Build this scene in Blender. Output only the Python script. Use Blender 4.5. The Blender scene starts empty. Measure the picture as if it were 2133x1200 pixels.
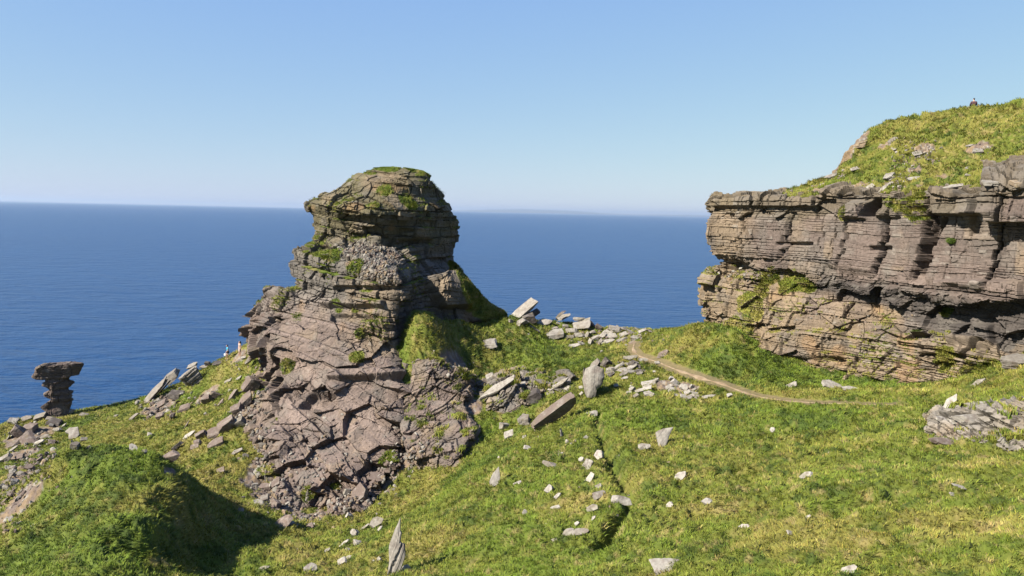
import bpy, math, random
import numpy as np
from mathutils import Vector, Matrix

rng = np.random.default_rng(11)
sc = bpy.context.scene
COL = sc.collection

# ------------------------------------------------------------------ camera frame
F_PX, CX, CY = 1600.0, 1066.5, 600.0
PITCH, ROLL = math.atan(159.0 / 1600.0), math.atan(0.0225)
SEA = -60.0
FW = np.array([0, math.cos(PITCH), -math.sin(PITCH)])
R0 = np.array([1.0, 0, 0]); U0 = np.array([0, math.sin(PITCH), math.cos(PITCH)])
RT = math.cos(ROLL) * R0 + math.sin(ROLL) * U0
UP = -math.sin(ROLL) * R0 + math.cos(ROLL) * U0


def P(px, py, d):
    px = np.asarray(px, float); py = np.asarray(py, float); d = np.asarray(d, float)
    return (d[..., None] * (FW + RT * ((px - CX) / F_PX)[..., None] + UP * ((CY - py) / F_PX)[..., None]))


def proj(V):
    d = V @ FW
    dd = np.maximum(d, 1e-3)
    return CX + F_PX * (V @ RT) / dd, CY - F_PX * (V @ UP) / dd, d


# ------------------------------------------------------------------ numpy noise
def _h(ix, iy, iz, seed):
    h = (ix.astype(np.uint32) * np.uint32(374761393)) ^ (iy.astype(np.uint32) * np.uint32(668265263)) \
        ^ (iz.astype(np.uint32) * np.uint32(2246822519)) ^ np.uint32((seed * 3266489917) & 0xffffffff)
    h = (h ^ (h >> np.uint32(15))) * np.uint32(2246822519)
    h = (h ^ (h >> np.uint32(13))) * np.uint32(3266489917)
    h = h ^ (h >> np.uint32(16))
    return h.astype(np.float32) * np.float32(1.0 / 4294967296.0)


def hsh(a, b=0, c=0, seed=0):
    a = np.asarray(a).astype(np.int64); z = np.zeros_like(a)
    return _h(a, z + np.asarray(b).astype(np.int64), z + np.asarray(c).astype(np.int64), seed)


def noise2(x, y, seed=0):
    x0 = np.floor(x); y0 = np.floor(y)
    fx = (x - x0).astype(np.float32); fy = (y - y0).astype(np.float32)
    fx = fx * fx * (3 - 2 * fx); fy = fy * fy * (3 - 2 * fy)
    ix = x0.astype(np.int64); iy = y0.astype(np.int64); z = np.zeros_like(ix)
    a = _h(ix, iy, z, seed); b = _h(ix + 1, iy, z, seed)
    c = _h(ix, iy + 1, z, seed); d = _h(ix + 1, iy + 1, z, seed)
    return 2 * ((a + (b - a) * fx) * (1 - fy) + (c + (d - c) * fx) * fy) - 1


def noise3(x, y, z, seed=0):
    x0 = np.floor(x); y0 = np.floor(y); z0 = np.floor(z)
    fx = (x - x0).astype(np.float32); fy = (y - y0).astype(np.float32); fz = (z - z0).astype(np.float32)
    fx = fx * fx * (3 - 2 * fx); fy = fy * fy * (3 - 2 * fy); fz = fz * fz * (3 - 2 * fz)
    ix = x0.astype(np.int64); iy = y0.astype(np.int64); iz = z0.astype(np.int64)
    out = 0
    for dz in (0, 1):
        a = _h(ix, iy, iz + dz, seed); b = _h(ix + 1, iy, iz + dz, seed)
        c = _h(ix, iy + 1, iz + dz, seed); d = _h(ix + 1, iy + 1, iz + dz, seed)
        v = (a + (b - a) * fx) * (1 - fy) + (c + (d - c) * fx) * fy
        out = out + v * (fz if dz else 1 - fz)
    return 2 * out - 1


def fbm2(x, y, seed=0, o=4, g=.5):
    s = 0; a = 1; t = 0
    for k in range(o):
        s = s + a * noise2(x * 2 ** k + 13.7 * k, y * 2 ** k - 7.3 * k, seed + k); t += a; a *= g
    return s / t


def fbm3(V, f, seed=0, o=4, g=.5):
    s = 0; a = 1; t = 0
    for k in range(o):
        q = f * 2 ** k
        s = s + a * noise3(V[..., 0] * q + 13.7 * k, V[..., 1] * q - 7.3 * k, V[..., 2] * q + 3.1 * k, seed + k); t += a; a *= g
    return s / t


def vor2(x, y, seed=0, lay=0):
    """cell hash, edge distance (f2-f1)"""
    ix = np.floor(x).astype(np.int64); iy = np.floor(y).astype(np.int64)
    lay = np.zeros_like(ix) + lay
    f1 = np.full(x.shape, 9.0); f2 = np.full(x.shape, 9.0); cid = np.zeros(x.shape)
    for dx in (-1, 0, 1):
        for dy in (-1, 0, 1):
            cx = ix + dx; cy = iy + dy
            qx = cx + .1 + .8 * _h(cx, cy, lay, seed); qy = cy + .1 + .8 * _h(cx, cy, lay, seed + 77)
            d = np.hypot(qx - x, qy - y)
            near = d < f1
            f2 = np.where(near, f1, np.minimum(f2, d))
            cid = np.where(near, _h(cx, cy, lay, seed + 191), cid)
            f1 = np.where(near, d, f1)
    return cid, f2 - f1


def vor3(V, f, seed=0, stretch=(1, 1, 1)):
    x = V[..., 0] * f * stretch[0]; y = V[..., 1] * f * stretch[1]; z = V[..., 2] * f * stretch[2]
    ix = np.floor(x).astype(np.int64); iy = np.floor(y).astype(np.int64); iz = np.floor(z).astype(np.int64)
    f1 = np.full(x.shape, 9.0); f2 = np.full(x.shape, 9.0); cid = np.zeros(x.shape)
    rx = np.zeros(x.shape); ry = np.zeros(x.shape); rz = np.zeros(x.shape)
    for dx in (-1, 0, 1):
        for dy in (-1, 0, 1):
            for dz in (-1, 0, 1):
                cx = ix + dx; cy = iy + dy; cz = iz + dz
                qx = cx + _h(cx, cy, cz, seed) - x; qy = cy + _h(cx, cy, cz, seed + 77) - y; qz = cz + _h(cx, cy, cz, seed + 78) - z
                d = np.sqrt(qx * qx + qy * qy + qz * qz)
                near = d < f1
                f2 = np.where(near, f1, np.minimum(f2, d))
                cid = np.where(near, _h(cx, cy, cz, seed + 191), cid)
                rx = np.where(near, qx, rx); ry = np.where(near, qy, ry); rz = np.where(near, qz, rz)
                f1 = np.where(near, d, f1)
    return cid, f2 - f1, rx, ry, rz


def sstep(a, b, x):
    t = np.clip((x - a) / (b - a), 0, 1)
    return t * t * (3 - 2 * t)


def mixc(c, d, t):
    t = np.asarray(t)[..., None]
    return np.asarray(c) * (1 - t) + np.asarray(d) * t


def nrm(v):
    return v / np.maximum(np.linalg.norm(v, axis=-1, keepdims=True), 1e-9)


# ------------------------------------------------------------------ mesh makers
def mesh_np(name, V, Q, mat=None, col=None, smooth=False, tri=False):
    k = 3 if tri else 4
    me = bpy.data.meshes.new(name)
    V = np.ascontiguousarray(V.reshape(-1, 3), dtype=np.float32); Q = np.ascontiguousarray(Q.reshape(-1, k), dtype=np.int32)
    me.vertices.add(len(V)); me.vertices.foreach_set('co', V.ravel())
    me.loops.add(Q.size); me.loops.foreach_set('vertex_index', Q.ravel())
    me.polygons.add(len(Q)); me.polygons.foreach_set('loop_start', np.arange(0, Q.size, k, dtype=np.int32))
    me.polygons.foreach_set('use_smooth', np.full(len(Q), smooth))
    me.update(calc_edges=True)
    if col is not None:
        at = me.attributes.new('Col', 'FLOAT_COLOR', 'POINT')
        c = np.ones((len(V), 4), np.float32); c[:, :3] = np.clip(col.reshape(-1, 3), 0, 1)
        at.data.foreach_set('color', c.ravel())
    if mat: me.materials.append(mat)
    o = bpy.data.objects.new(name, me); COL.objects.link(o)
    return o


def grid_quads(n, m, wrap=False):
    i = np.arange(n - 1)[:, None]; mm = m if wrap else m - 1
    j = np.arange(mm)[None, :]; j2 = (j + 1) % m
    return np.stack([i * m + j, i * m + j2, (i + 1) * m + j2, (i + 1) * m + j], -1).reshape(-1, 4)


def cr(A, t, wrap=False):
    """catmull-rom along axis 0 at parameters t (index units)"""
    n = len(A); i = np.floor(t).astype(int)
    if not wrap: i = np.clip(i, 0, n - 2)
    f = (t - i)
    f = f.reshape((-1,) + (1,) * (A.ndim - 1))
    g = (lambda k: A[k % n]) if wrap else (lambda k: A[np.clip(k, 0, n - 1)])
    a, b, c, d = g(i - 1), g(i), g(i + 1), g(i + 2)
    return 0.5 * (2 * b + (c - a) * f + (2 * a - 5 * b + 4 * c - d) * f * f + (3 * b - a - 3 * c + d) * f ** 3)


def upsample(net, sr, scl, wrap=False):
    """net (r,c,3) -> dense grid with spacing about sr (rows) and scl (cols) in metres"""
    def par(lens, step, closed):
        t = []
        for k, L in enumerate(lens):
            q = max(2, int(math.ceil(L / step)))
            t.append(k + np.arange(q) / q)
        t = np.concatenate(t)
        return t if closed else np.append(t, len(lens))
    dr = np.linalg.norm(np.diff(net, axis=0), axis=-1)
    lr = np.percentile(dr, 70, axis=1)
    nn = np.concatenate([net, net[:, :1]], 1) if wrap else net
    lc = np.percentile(np.linalg.norm(np.diff(nn, axis=1), axis=-1), 70, axis=0)
    A = cr(net, par(lr, sr, False))
    B = cr(np.swapaxes(A, 0, 1), par(lc, scl, wrap), wrap)
    return np.ascontiguousarray(np.swapaxes(B, 0, 1))


def grid_normals(G, wrap=False):
    du = np.gradient(G, axis=0)
    if wrap:
        dv = (np.roll(G, -1, 1) - np.roll(G, 1, 1)) / 2
    else:
        dv = np.gradient(G, axis=1)
    return nrm(np.cross(du, dv))


def put(o, label=None, cat=None, group=None, kind=None):
    if label: o['label'] = label
    if cat: o['category'] = cat
    if group: o['group'] = group
    if kind: o['kind'] = kind
    return o


# ------------------------------------------------------------------ materials
def new_mat(name):
    m = bpy.data.materials.new(name); m.use_nodes = True
    nt = m.node_tree; nt.nodes.clear()
    return m, nt.nodes, nt.links


def vc_material(name, rough=.92, fine=14.0, lo=.72, hi=1.22, bump=.35, bdist=.05, spec=.25, transl=0, strata=0.0, obj_space=False):
    m, N, L = new_mat(name)
    out = N.new('ShaderNodeOutputMaterial'); b = N.new('ShaderNodeBsdfPrincipled')
    b.inputs['Roughness'].default_value = rough; b.inputs['Specular IOR Level'].default_value = spec
    at = N.new('ShaderNodeAttribute'); at.attribute_name = 'Col'
    if fine:
        tc = N.new('ShaderNodeTexCoord')
        src = tc.outputs['Object']
        nz = N.new('ShaderNodeTexNoise'); nz.inputs['Scale'].default_value = fine; nz.inputs['Detail'].default_value = 6
        nz.inputs['Roughness'].default_value = .65
        L.new(src, nz.inputs['Vector'])
        mr = N.new('ShaderNodeMapRange'); mr.inputs['From Min'].default_value = .3; mr.inputs['From Max'].default_value = .7
        mr.inputs['To Min'].default_value = lo; mr.inputs['To Max'].default_value = hi
        L.new(nz.outputs['Fac'], mr.inputs['Value'])
        mx = N.new('ShaderNodeVectorMath'); mx.operation = 'SCALE'
        L.new(at.outputs['Color'], mx.inputs[0]); L.new(mr.outputs['Result'], mx.inputs['Scale'])
        L.new(mx.outputs['Vector'], b.inputs['Base Color'])
        h = nz.outputs['Fac']
        if strata:
            mp = N.new('ShaderNodeMapping'); mp.inputs['Scale'].default_value = (.9, .9, 16.0)
            L.new(src, mp.inputs['Vector'])
            n2 = N.new('ShaderNodeTexNoise'); n2.inputs['Scale'].default_value = 1.0; n2.inputs['Detail'].default_value = 5
            n2.inputs['Roughness'].default_value = .6
            L.new(mp.outputs['Vector'], n2.inputs['Vector'])
            mm = N.new('ShaderNodeMath'); mm.operation = 'MULTIPLY_ADD'; mm.inputs[1].default_value = strata
            L.new(n2.outputs['Fac'], mm.inputs[0]); L.new(nz.outputs['Fac'], mm.inputs[2]); h = mm.outputs[0]
        bp = N.new('ShaderNodeBump'); bp.inputs['Strength'].default_value = bump; bp.inputs['Distance'].default_value = bdist
        L.new(h, bp.inputs['Height']); L.new(bp.outputs['Normal'], b.inputs['Normal'])
    else:
        L.new(at.outputs['Color'], b.inputs['Base Color'])
    if transl:
        tr = N.new('ShaderNodeBsdfTranslucent'); L.new(at.outputs['Color'], tr.inputs['Color'])
        ms = N.new('ShaderNodeMixShader'); ms.inputs['Fac'].default_value = transl
        L.new(b.outputs[0], ms.inputs[1]); L.new(tr.outputs[0], ms.inputs[2]); L.new(ms.outputs[0], out.inputs['Surface'])
    else:
        L.new(b.outputs[0], out.inputs['Surface'])
    return m


def plain(name, col, rough=.8):
    m, N, L = new_mat(name)
    out = N.new('ShaderNodeOutputMaterial'); b = N.new('ShaderNodeBsdfPrincipled')
    nz = N.new('ShaderNodeTexNoise'); nz.inputs['Scale'].default_value = 9
    hs = N.new('ShaderNodeHueSaturation'); hs.inputs['Color'].default_value = (*col, 1)
    mr = N.new('ShaderNodeMapRange'); mr.inputs['To Min'].default_value = .85; mr.inputs['To Max'].default_value = 1.15
    L.new(nz.outputs['Fac'], mr.inputs['Value']); L.new(mr.outputs['Result'], hs.inputs['Value'])
    L.new(hs.outputs['Color'], b.inputs['Base Color']); b.inputs['Roughness'].default_value = rough
    L.new(b.outputs[0], out.inputs['Surface'])
    return m


M_ROCK = vc_material('layered_rock', strata=1.2, fine=5.0, bump=.5, bdist=.06)
M_STONE = vc_material('loose_stone', strata=.8, fine=8.0, bump=.5, bdist=.03)
M_TURF = vc_material('turf', fine=6.0, bump=.8, bdist=.08, lo=.7, hi=1.25)
M_GRASS = vc_material('grass_blades', fine=0, rough=.75, spec=.2, transl=.18)
M_PATH = vc_material('trodden_earth', fine=12.0, bump=.4)

# linear albedo palette
C_PURP = np.array([0.0980, 0.0745, 0.0621]); C_GREY = np.array([0.1000, 0.0883, 0.0745]); C_TAN = np.array([0.1552, 0.1159, 0.0745])
C_OCHRE = np.array([0.1863, 0.1069, 0.0428]); C_PALE = np.array([0.1759, 0.1601, 0.1366]); C_DARK = np.array([0.0379, 0.0317, 0.0283])
C_LICH = np.array([0.1035, 0.0883, 0.0483]); C_SHALE = np.array([0.0552, 0.0469, 0.0414]); C_WHITE = .86 * np.array([0.2587, 0.2380, 0.2070])
G_MID = np.array([0.1207, 0.1414, 0.0179]); G_DARK = np.array([0.0428, 0.0724, 0.0097]); G_YEL = np.array([0.1828, 0.1690, 0.0345])
G_STRAW = np.array([0.2760, 0.2173, 0.0828]); G_LUSH = np.array([0.1040, 0.1430, 0.0150]); C_SOIL = np.array([0.1449, 0.1035, 0.0621])
# ------------------------------------------------------------------ ground control points: (pixel x, pixel y, metres ahead)
GC = [
 # mound in the lower left
 (180,938,46),(110,960,45),(250,945,46),(310,953,46),(340,1000,44.2),(345,1035,42.4),(300,1060,40.8),(250,1075,39.6),(180,1010,43),(60,1010,45),(70,1060,43),(0,1110,41),
 (130,1110,38.2),(225,1092,37.8),(285,1093,38),(0,1190,36),(150,1190,34.5),(215,1190,34.2),(396,1003,46.6),(400,1045,44.6),(450,1045,49.5),(495,1088,50),(450,1092,46.2),(400,1095,43.2),
 (345,1100,39.8),(330,1150,38),(400,1140,42),(440,1155,42.5),(490,1125,46),(300,1190,36),(400,1190,40.5),
 (480,1190,41),(560,1150,43),(520,1070,53),(445,1020,58),(650,1190,38.5),(740,1190,35.5),(830,1190,32.5),
 (560,1100,49.5),(700,1120,49),(850,1100,43.5),(950,1190,29.5),(1066,1190,26.5),(1300,1190,21.5),(1600,1190,18.2),(1850,1190,16.5),(2120,1190,15),
 (1066,1100,34.5),(1300,1100,29),(1600,1100,24.3),(1850,1100,21.8),(2120,1100,19.7),
 (830,1005,59),(900,965,59.5),(950,1010,50),(900,1050,50),(1066,1000,44),(1180,1000,41),(1300,1000,38),(1450,1000,35.5),(1600,1000,33),(1850,1000,29.5),(2110,1000,26.3),
 (1010,925,60),(1150,920,53),(1300,920,48.5),(1450,920,45.5),(1600,920,43),(1900,920,37.3),(2120,935,34.6),
 (1050,860,64),(1200,870,58),(1350,860,55),(1480,860,52.5),(1600,860,50),(1850,860,44.5),(1980,860,41),(2100,850,38.5),
 (1000,800,70),(1100,800,68.5),(1250,790,66),(1350,790,64),(1480,800,60.5),(1650,805,57.5),(1780,815,53),(1900,825,49),(2000,805,47.5),(2110,790,44.5),
 (860,745,68.3),(950,740,72),(900,705,69.8),(1100,740,74.5),(1250,730,74),(1350,730,71.5),(1480,725,66.5),(1560,722,66.5),(1600,738,65.6),(1650,752,64.4),(1700,765,62.6),(1750,776,60.8),(1850,793,57.4),(1950,799,54.2),(2050,768,51.6),(2130,748,49.7),
 (1535,682,66),(1450,688,70.5),(1390,688,76.5),(1320,688,81),(1250,685,83),(1150,672,82),(1065,662,80),(950,664,75.5),(860,657,71.4),(1010,700,76.5),(1150,705,79),(1280,705,79),
 (905,664,72.8),(865,674,74.6),(910,680,75.5),(880,705,80),(930,695,82.5),(985,690,85),
 # under the crag
 (700,1000,64),(700,900,70),(700,800,76),(620,850,74),(780,850,73),(640,700,79),(760,700,78),
 # left slope and ridge
 (480,900,69),(400,900,72.5),(320,900,76),(250,900,79),(120,905,82),(30,930,79),(0,1000,66),(80,1000,62),(20,1060,55),
 (0,897,93),(60,876,93),(150,862,93),(230,851,95),(300,836,96.5),(350,812,96.5),(400,790,96.5),(440,766,97),(472,750,98),(510,735,95),(545,700,92),
 (540,765,84),(570,740,83),(500,830,77),(430,830,83),(350,860,86),(560,830,73),
 (340,960,67),(420,975,64),(490,960,63),(530,1020,60),(490,1040,57),
]
_c = np.array(GC, float)
GP = P(_c[:, 0], _c[:, 1], _c[:, 2])
EXTRA = [(0, 0, -1.65), (3, 1, -1.5), (-3, 0, -2.4), (0, 9, -5.6), (6, 8, -4.4), (12, 8, -3.0), (20, 12, -3.6), (26, 22, -6.0), (-8, 9, -8.0), (-16, 16, -12.5),
         (-28, 18, -17.5), (-40, 24, -22), (-45, 40, -24), (-58, 62, -28), (-70, 80, -34), (-25, 5, -14), (36, 30, -4), (34, 44, -5), (12, -8, .5), (-12, -8, -5.5),
         (40, 14, -1.5), (-45, 5, -18), (30, 62, -9.5), (38, 78, -14), (26, 82, -16)]
for x, y, z in [tuple(p) for p in P(np.array([0, 60, 150, 230, 300, 400, 472, 510.]), np.array([897, 876, 862, 851, 836, 790, 750, 735.]), np.array([93, 93, 93, 95, 96.5, 96.5, 98, 95.]))]:
    EXTRA += [(x - 1, y + 7, z - 5), (x - 2, y + 16, z - 17), (x - 3, y + 30, SEA - 6)]
for px, py, d in [(1065, 662, 80), (1150, 672, 82), (1250, 685, 83), (1320, 688, 81), (1390, 688, 76.5)]:
    x, y, z = P(px, py, d)
    EXTRA += [(x, y + 6, z - 4), (x, y + 14, z - 15), (x, y + 28, SEA - 6)]
for x, y in [(-34, 105), (-20, 95), (-10, 92)]:
    EXTRA += [(x, y + 4, -24), (x, y + 22, SEA - 8)]
EXTRA += [(-85, 100, SEA - 8), (-95, 60, SEA + 5), (30, 110, SEA - 8), (50, 105, SEA - 8), (-60, 135, SEA - 9), (0, 135, SEA - 9), (50, 140, SEA - 9), (60, 60, -8), (60, 20, 2)]
GP = np.concatenate([GP, np.array(EXTRA, float)])


class TPS:
    def __init__(s, X, z, lam=.02):
        s.c = X.mean(0); s.s = 40.0; s.X = (X - s.c) / s.s
        n = len(X); A = np.zeros((n + 3, n + 3))
        A[:n, :n] = s.k(s.X[:, None] - s.X[None]) + lam * np.eye(n) * .01
        A[:n, n] = 1; A[:n, n + 1:] = s.X; A[n, :n] = 1; A[n + 1:, :n] = s.X.T
        s.w = np.linalg.solve(A, np.append(z, [0, 0, 0]))

    @staticmethod
    def k(d):
        r2 = (d ** 2).sum(-1)
        return .5 * r2 * np.log(np.maximum(r2, 1e-12))

    def __call__(s, x, y):
        shp = x.shape; Q = (np.stack([x.ravel(), y.ravel()], -1) - s.c) / s.s
        out = np.empty(len(Q)); n = len(s.X)
        for a in range(0, len(Q), 60000):
            q = Q[a:a + 60000]
            r2 = (q[:, :1] - s.X[:, 0]) ** 2 + (q[:, 1:] - s.X[:, 1]) ** 2
            out[a:a + 60000] = (.5 * r2 * np.log(np.maximum(r2, 1e-12))) @ s.w[:n] + s.w[n] + q @ s.w[n + 1:]
        return out.reshape(shp)


smooth_ground = TPS(GP[:, :2], GP[:, 2])


def ground_hit(px, py):
    """first point of the smooth ground seen along pixel rays -> (n,3)"""
    px = np.atleast_1d(np.asarray(px, float)); py = np.atleast_1d(np.asarray(py, float))
    ds = np.arange(12, 110, .25)
    Q = P(px[:, None] + 0 * ds, py[:, None] + 0 * ds, np.zeros((len(px), 1)) + ds)
    below = Q[..., 2] < smooth_ground(Q[..., 0], Q[..., 1])
    i = np.where(below.any(1), below.argmax(1), len(ds) - 1)
    return Q[np.arange(len(px)), i]


def seg_dist(x, y, pts, win=None):
    """distance, signed side (positive to the right of travel) and arclength fraction to a polyline"""
    best = np.full(x.shape, 1e9); side = np.zeros(x.shape); frac = np.zeros(x.shape)
    m = len(pts) - 1
    for k in range(m):
        a, b = pts[k], pts[k + 1]; d = b - a; L2 = max(d @ d, 1e-9)
        t = np.clip(((x - a[0]) * d[0] + (y - a[1]) * d[1]) / L2, 0, 1)
        ex = x - a[0] - t * d[0]; ey = y - a[1] - t * d[1]
        q = np.hypot(ex, ey); near = q < best
        side = np.where(near, np.sign(d[1] * ex - d[0] * ey) * q, side); frac = np.where(near, (k + t) / m, frac)
        best = np.where(near, q, best)
    return best, side, frac


# path, ditch and sheep track, all traced on the ground
PATH_PX = [(1322, 716), (1318, 728), (1330, 742), (1352, 750), (1374, 758), (1420, 775), (1460, 790), (1505, 802), (1545, 818), (1590, 830), (1640, 837), (1700, 841), (1770, 842), (1862, 845)]
PATH = ground_hit(*np.array(PATH_PX, float).T)
DITCH = ground_hit(*np.array([(1262, 850), (1254, 880), (1262, 910), (1285, 955), (1300, 985), (1322, 1020), (1330, 1055), (1312, 1085), (1284, 1110), (1288, 1150)], float).T)
TRACKS = [ground_hit(*np.array(t, float).T) for t in (
    [(1480, 1000), (1540, 985), (1580, 955), (1620, 920), (1660, 905)],
    [(1500, 930), (1560, 900), (1640, 890), (1720, 880)],
    [(1420, 1110), (1600, 1085), (1760, 1060), (1900, 1040), (2060, 1030)],
    [(1000, 1150), (1150, 1120), (1300, 1110)],
    [(1060, 690), (1100, 712), (1140, 728)],
    [(140, 1060), (220, 1010), (300, 985)], [(30, 1090), (140, 1055), (240, 1050)])]
# (px, py, radius px) patches
BARE = [(80, 985, 62), (50, 1040, 45), (10, 1075, 26), (950, 770, 45), (985, 800, 26), (900, 790, 30), (330, 850, 36), (460, 740, 26), (500, 745, 22), (545, 985, 40), (560, 1040, 36),
        (640, 1080, 45), (720, 1060, 45), (800, 1000, 40), (850, 950, 36), (1385, 805, 22), (1430, 815, 24), (1318, 715, 9), (430, 825, 28), (530, 790, 26), (520, 860, 28),
        (600, 1060, 40), (940, 930, 24), (60, 910, 45), (40, 950, 36), (1990, 870, 40), (2090, 900, 40), (350, 990, 16), (985, 850, 24), (1045, 850, 22)]
LUSH = [(1560, 700, 90), (1500, 760, 80), (1640, 780, 90), (1780, 800, 90), (1540, 850, 60), (1290, 960, 40), (1310, 1060, 34), (1120, 745, 70), (1220, 750, 60), (1380, 890, 60), (1810, 1110, 40), (960, 990, 50),
        (430, 1160, 40), (540, 1180, 60), (640, 1040, 30), (160, 1000, 90), (280, 1000, 70), (110, 1120, 90), (250, 1120, 70), (1700, 870, 90), (160, 880, 30), (785, 1120, 24), (1030, 960, 60), (1010, 900, 30)]
YEL = [(480, 770, 60), (400, 930, 60), (430, 990, 50), (300, 890, 60), (560, 770, 26), (600, 1150, 60), (1700, 1120, 160), (2000, 1100, 140), (1500, 1060, 80), (1200, 1060, 90), (2050, 980, 90), (120, 985, 30), (1150, 860, 40), (900, 1130, 90), (900, 700, 60)]


def spots(lst):
    a = np.array(lst, float); c = ground_hit(a[:, 0], a[:, 1]); r = a[:, 2] * (c @ FW) / F_PX
    return [(c[i, 0], c[i, 1], c[i, 2], max(r[i], .3)) for i in range(len(a))]


BARE, LUSH, YEL = spots(BARE), spots(LUSH), spots(YEL)


def spot_mask(x, y, z, lst, wob):
    out = np.zeros(x.shape)
    for cx, cy, cz, r in lst:
        m = (np.abs(x - cx) < 2.2 * r) & (np.abs(y - cy) < 3.5 * r)
        if not m.any(): continue
        d = np.sqrt((x[m] - cx) ** 2 + (.65 * (y[m] - cy)) ** 2 + (z[m] - cz) ** 2) / r
        out[m] = np.maximum(out[m], sstep(1.25, .55, d + .38 * wob[m]))
    return out


def tussock(x, y, seed=40):
    """combed grass hummocks, metres"""
    wx = .5 * noise2(x * .55, y * .55, seed + 1); wy = .5 * noise2(x * .55 + 9, y * .55, seed + 2)
    a = 1 - np.abs(noise2((x + wx) * 1.1, (y + wy) * 1.1, seed + 3))
    b = 1 - np.abs(noise2((x + wy) * 2.3, (y + wx) * 2.3, seed + 4))
    c = noise2(x * 5.0, y * 5.0, seed + 5)
    return .30 * (a - .6) + .30 * (b - .6) + .13 * c


def grass_colour(x, y, z, seed=60, lush=0, yel=0):
    big = fbm2(x * .13, y * .13, seed, 3); med = fbm2(x * .95, y * .95, seed + 9, 3); sml = fbm2(x * 3.4, y * 3.4, seed + 19, 3)
    c = mixc(np.broadcast_to(G_MID, x.shape + (3,)), G_YEL, sstep(-.25, .55, .6 * big + .8 * med + .5 * sml + .6 * yel - .35 * lush))
    c = mixc(c, G_LUSH, sstep(.0, .5, -.7 * big + .6 * med + .38 * lush - .5 * yel - .1))
    c = mixc(c, G_DARK, .75 * sstep(.18, .55, -.8 * med + .55 * noise2(x * 2.4, y * 2.4, seed + 31) + .35 * lush - .3 * yel))
    c = mixc(c, G_STRAW, .7 * sstep(.22, .62, .5 * noise2(x * 2.9, y * 2.9, seed + 37) + .7 * sml + .15 * yel - .25 * lush))
    return c


def gravel_colour(x, y):
    n = fbm2(x * 3, y * 3, 91, 4); h, e = vor2(x * 5, y * 5, 92)
    c = mixc(np.broadcast_to(C_SOIL, x.shape + (3,)), C_PURP, sstep(-.2, .3, n))
    c = mixc(c, C_PALE, .8 * (h > .78) * (e > .08))
    return c


def full_ground(x, y):
    z = smooth_ground(x, y)
    dp, _, _ = seg_dist(x, y, PATH[:, :2]); keep = sstep(.25, 1.1, dp)
    r = np.hypot(x, y)
    wob = fbm2(x * .8, y * .8, 21, 3)
    bare = spot_mask(x, y, z, BARE, wob)
    z2 = z + .22 * fbm2(x * .22, y * .22, 31, 2) * sstep(10, 30, r)
    hum = tussock(x, y) * (1 - .8 * bare)
    hv, he = vor2(x * 2.6, y * 2.6, 33)
    z2 = z2 + keep * (hum + bare * (.25 * (hv - .4) * sstep(0, .15, he) + .12 * fbm2(x * 2, y * 2, 34, 3)))
    d, s, fr = seg_dist(x, y, DITCH[:, :2])
    w = sstep(0, .15, fr) * sstep(1, .88, fr) * (.6 + .4 * noise2(x * .9, y * .9, 8))
    z2 = z2 + w * (-1.7 * np.exp(-((s - .35) / .36) ** 2) + .35 * np.exp(-((s + .6) / .6) ** 2))
    for t in TRACKS:
        d, s, fr = seg_dist(x, y, t[:, :2])
        z2 = z2 - .30 * np.exp(-(d / .45) ** 2) * sstep(0, .15, fr) * sstep(1, .85, fr) * (.5 + .5 * noise2(x * .8, y * .8, 9))
    z2 = np.where(keep < 1, keep * z2 + (1 - keep) * (z + .02), z2)
    return z2, bare, keep, wob


AZ = np.radians(np.concatenate([np.arange(-62, -40, .3), np.arange(-40, 40, .095), np.arange(40, 75, .3)]))
RR = [3.0]
while RR[-1] < 150: RR.append(RR[-1] + min(max(.0050 * RR[-1], .03), .17))
RR = np.array(RR)
TX = RR[:, None] * np.sin(AZ)[None]; TY = RR[:, None] * np.cos(AZ)[None]
TZ, TBARE, TKEEP, TWOB = full_ground(TX, TY)
TL = spot_mask(TX, TY, TZ, LUSH, TWOB); TYE = spot_mask(TX, TY, TZ, YEL, TWOB)
T = np.stack([TX, TY, TZ], -1)
TN = grid_normals(T); TN *= np.sign(TN[..., 2:])
sea_side = sstep(4, 9, smooth_ground(TX, TY) * 0 + (-30 - TZ))
TCOL = grass_colour(TX, TY, TZ, lush=TL, yel=TYE)
steep = sstep(.62, .45, TN[..., 2] + .12 * TWOB)
TB = np.clip(np.maximum(TBARE, sea_side) + .0 * steep, 0, 1)
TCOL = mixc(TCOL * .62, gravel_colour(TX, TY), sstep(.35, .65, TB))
TCOL = mixc(TCOL, C_SOIL * .8, .7 * sstep(.6, .2, TKEEP))
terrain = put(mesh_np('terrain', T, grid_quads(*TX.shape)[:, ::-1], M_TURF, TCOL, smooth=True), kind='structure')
ZSRC = [T.reshape(-1, 3)]

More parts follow.
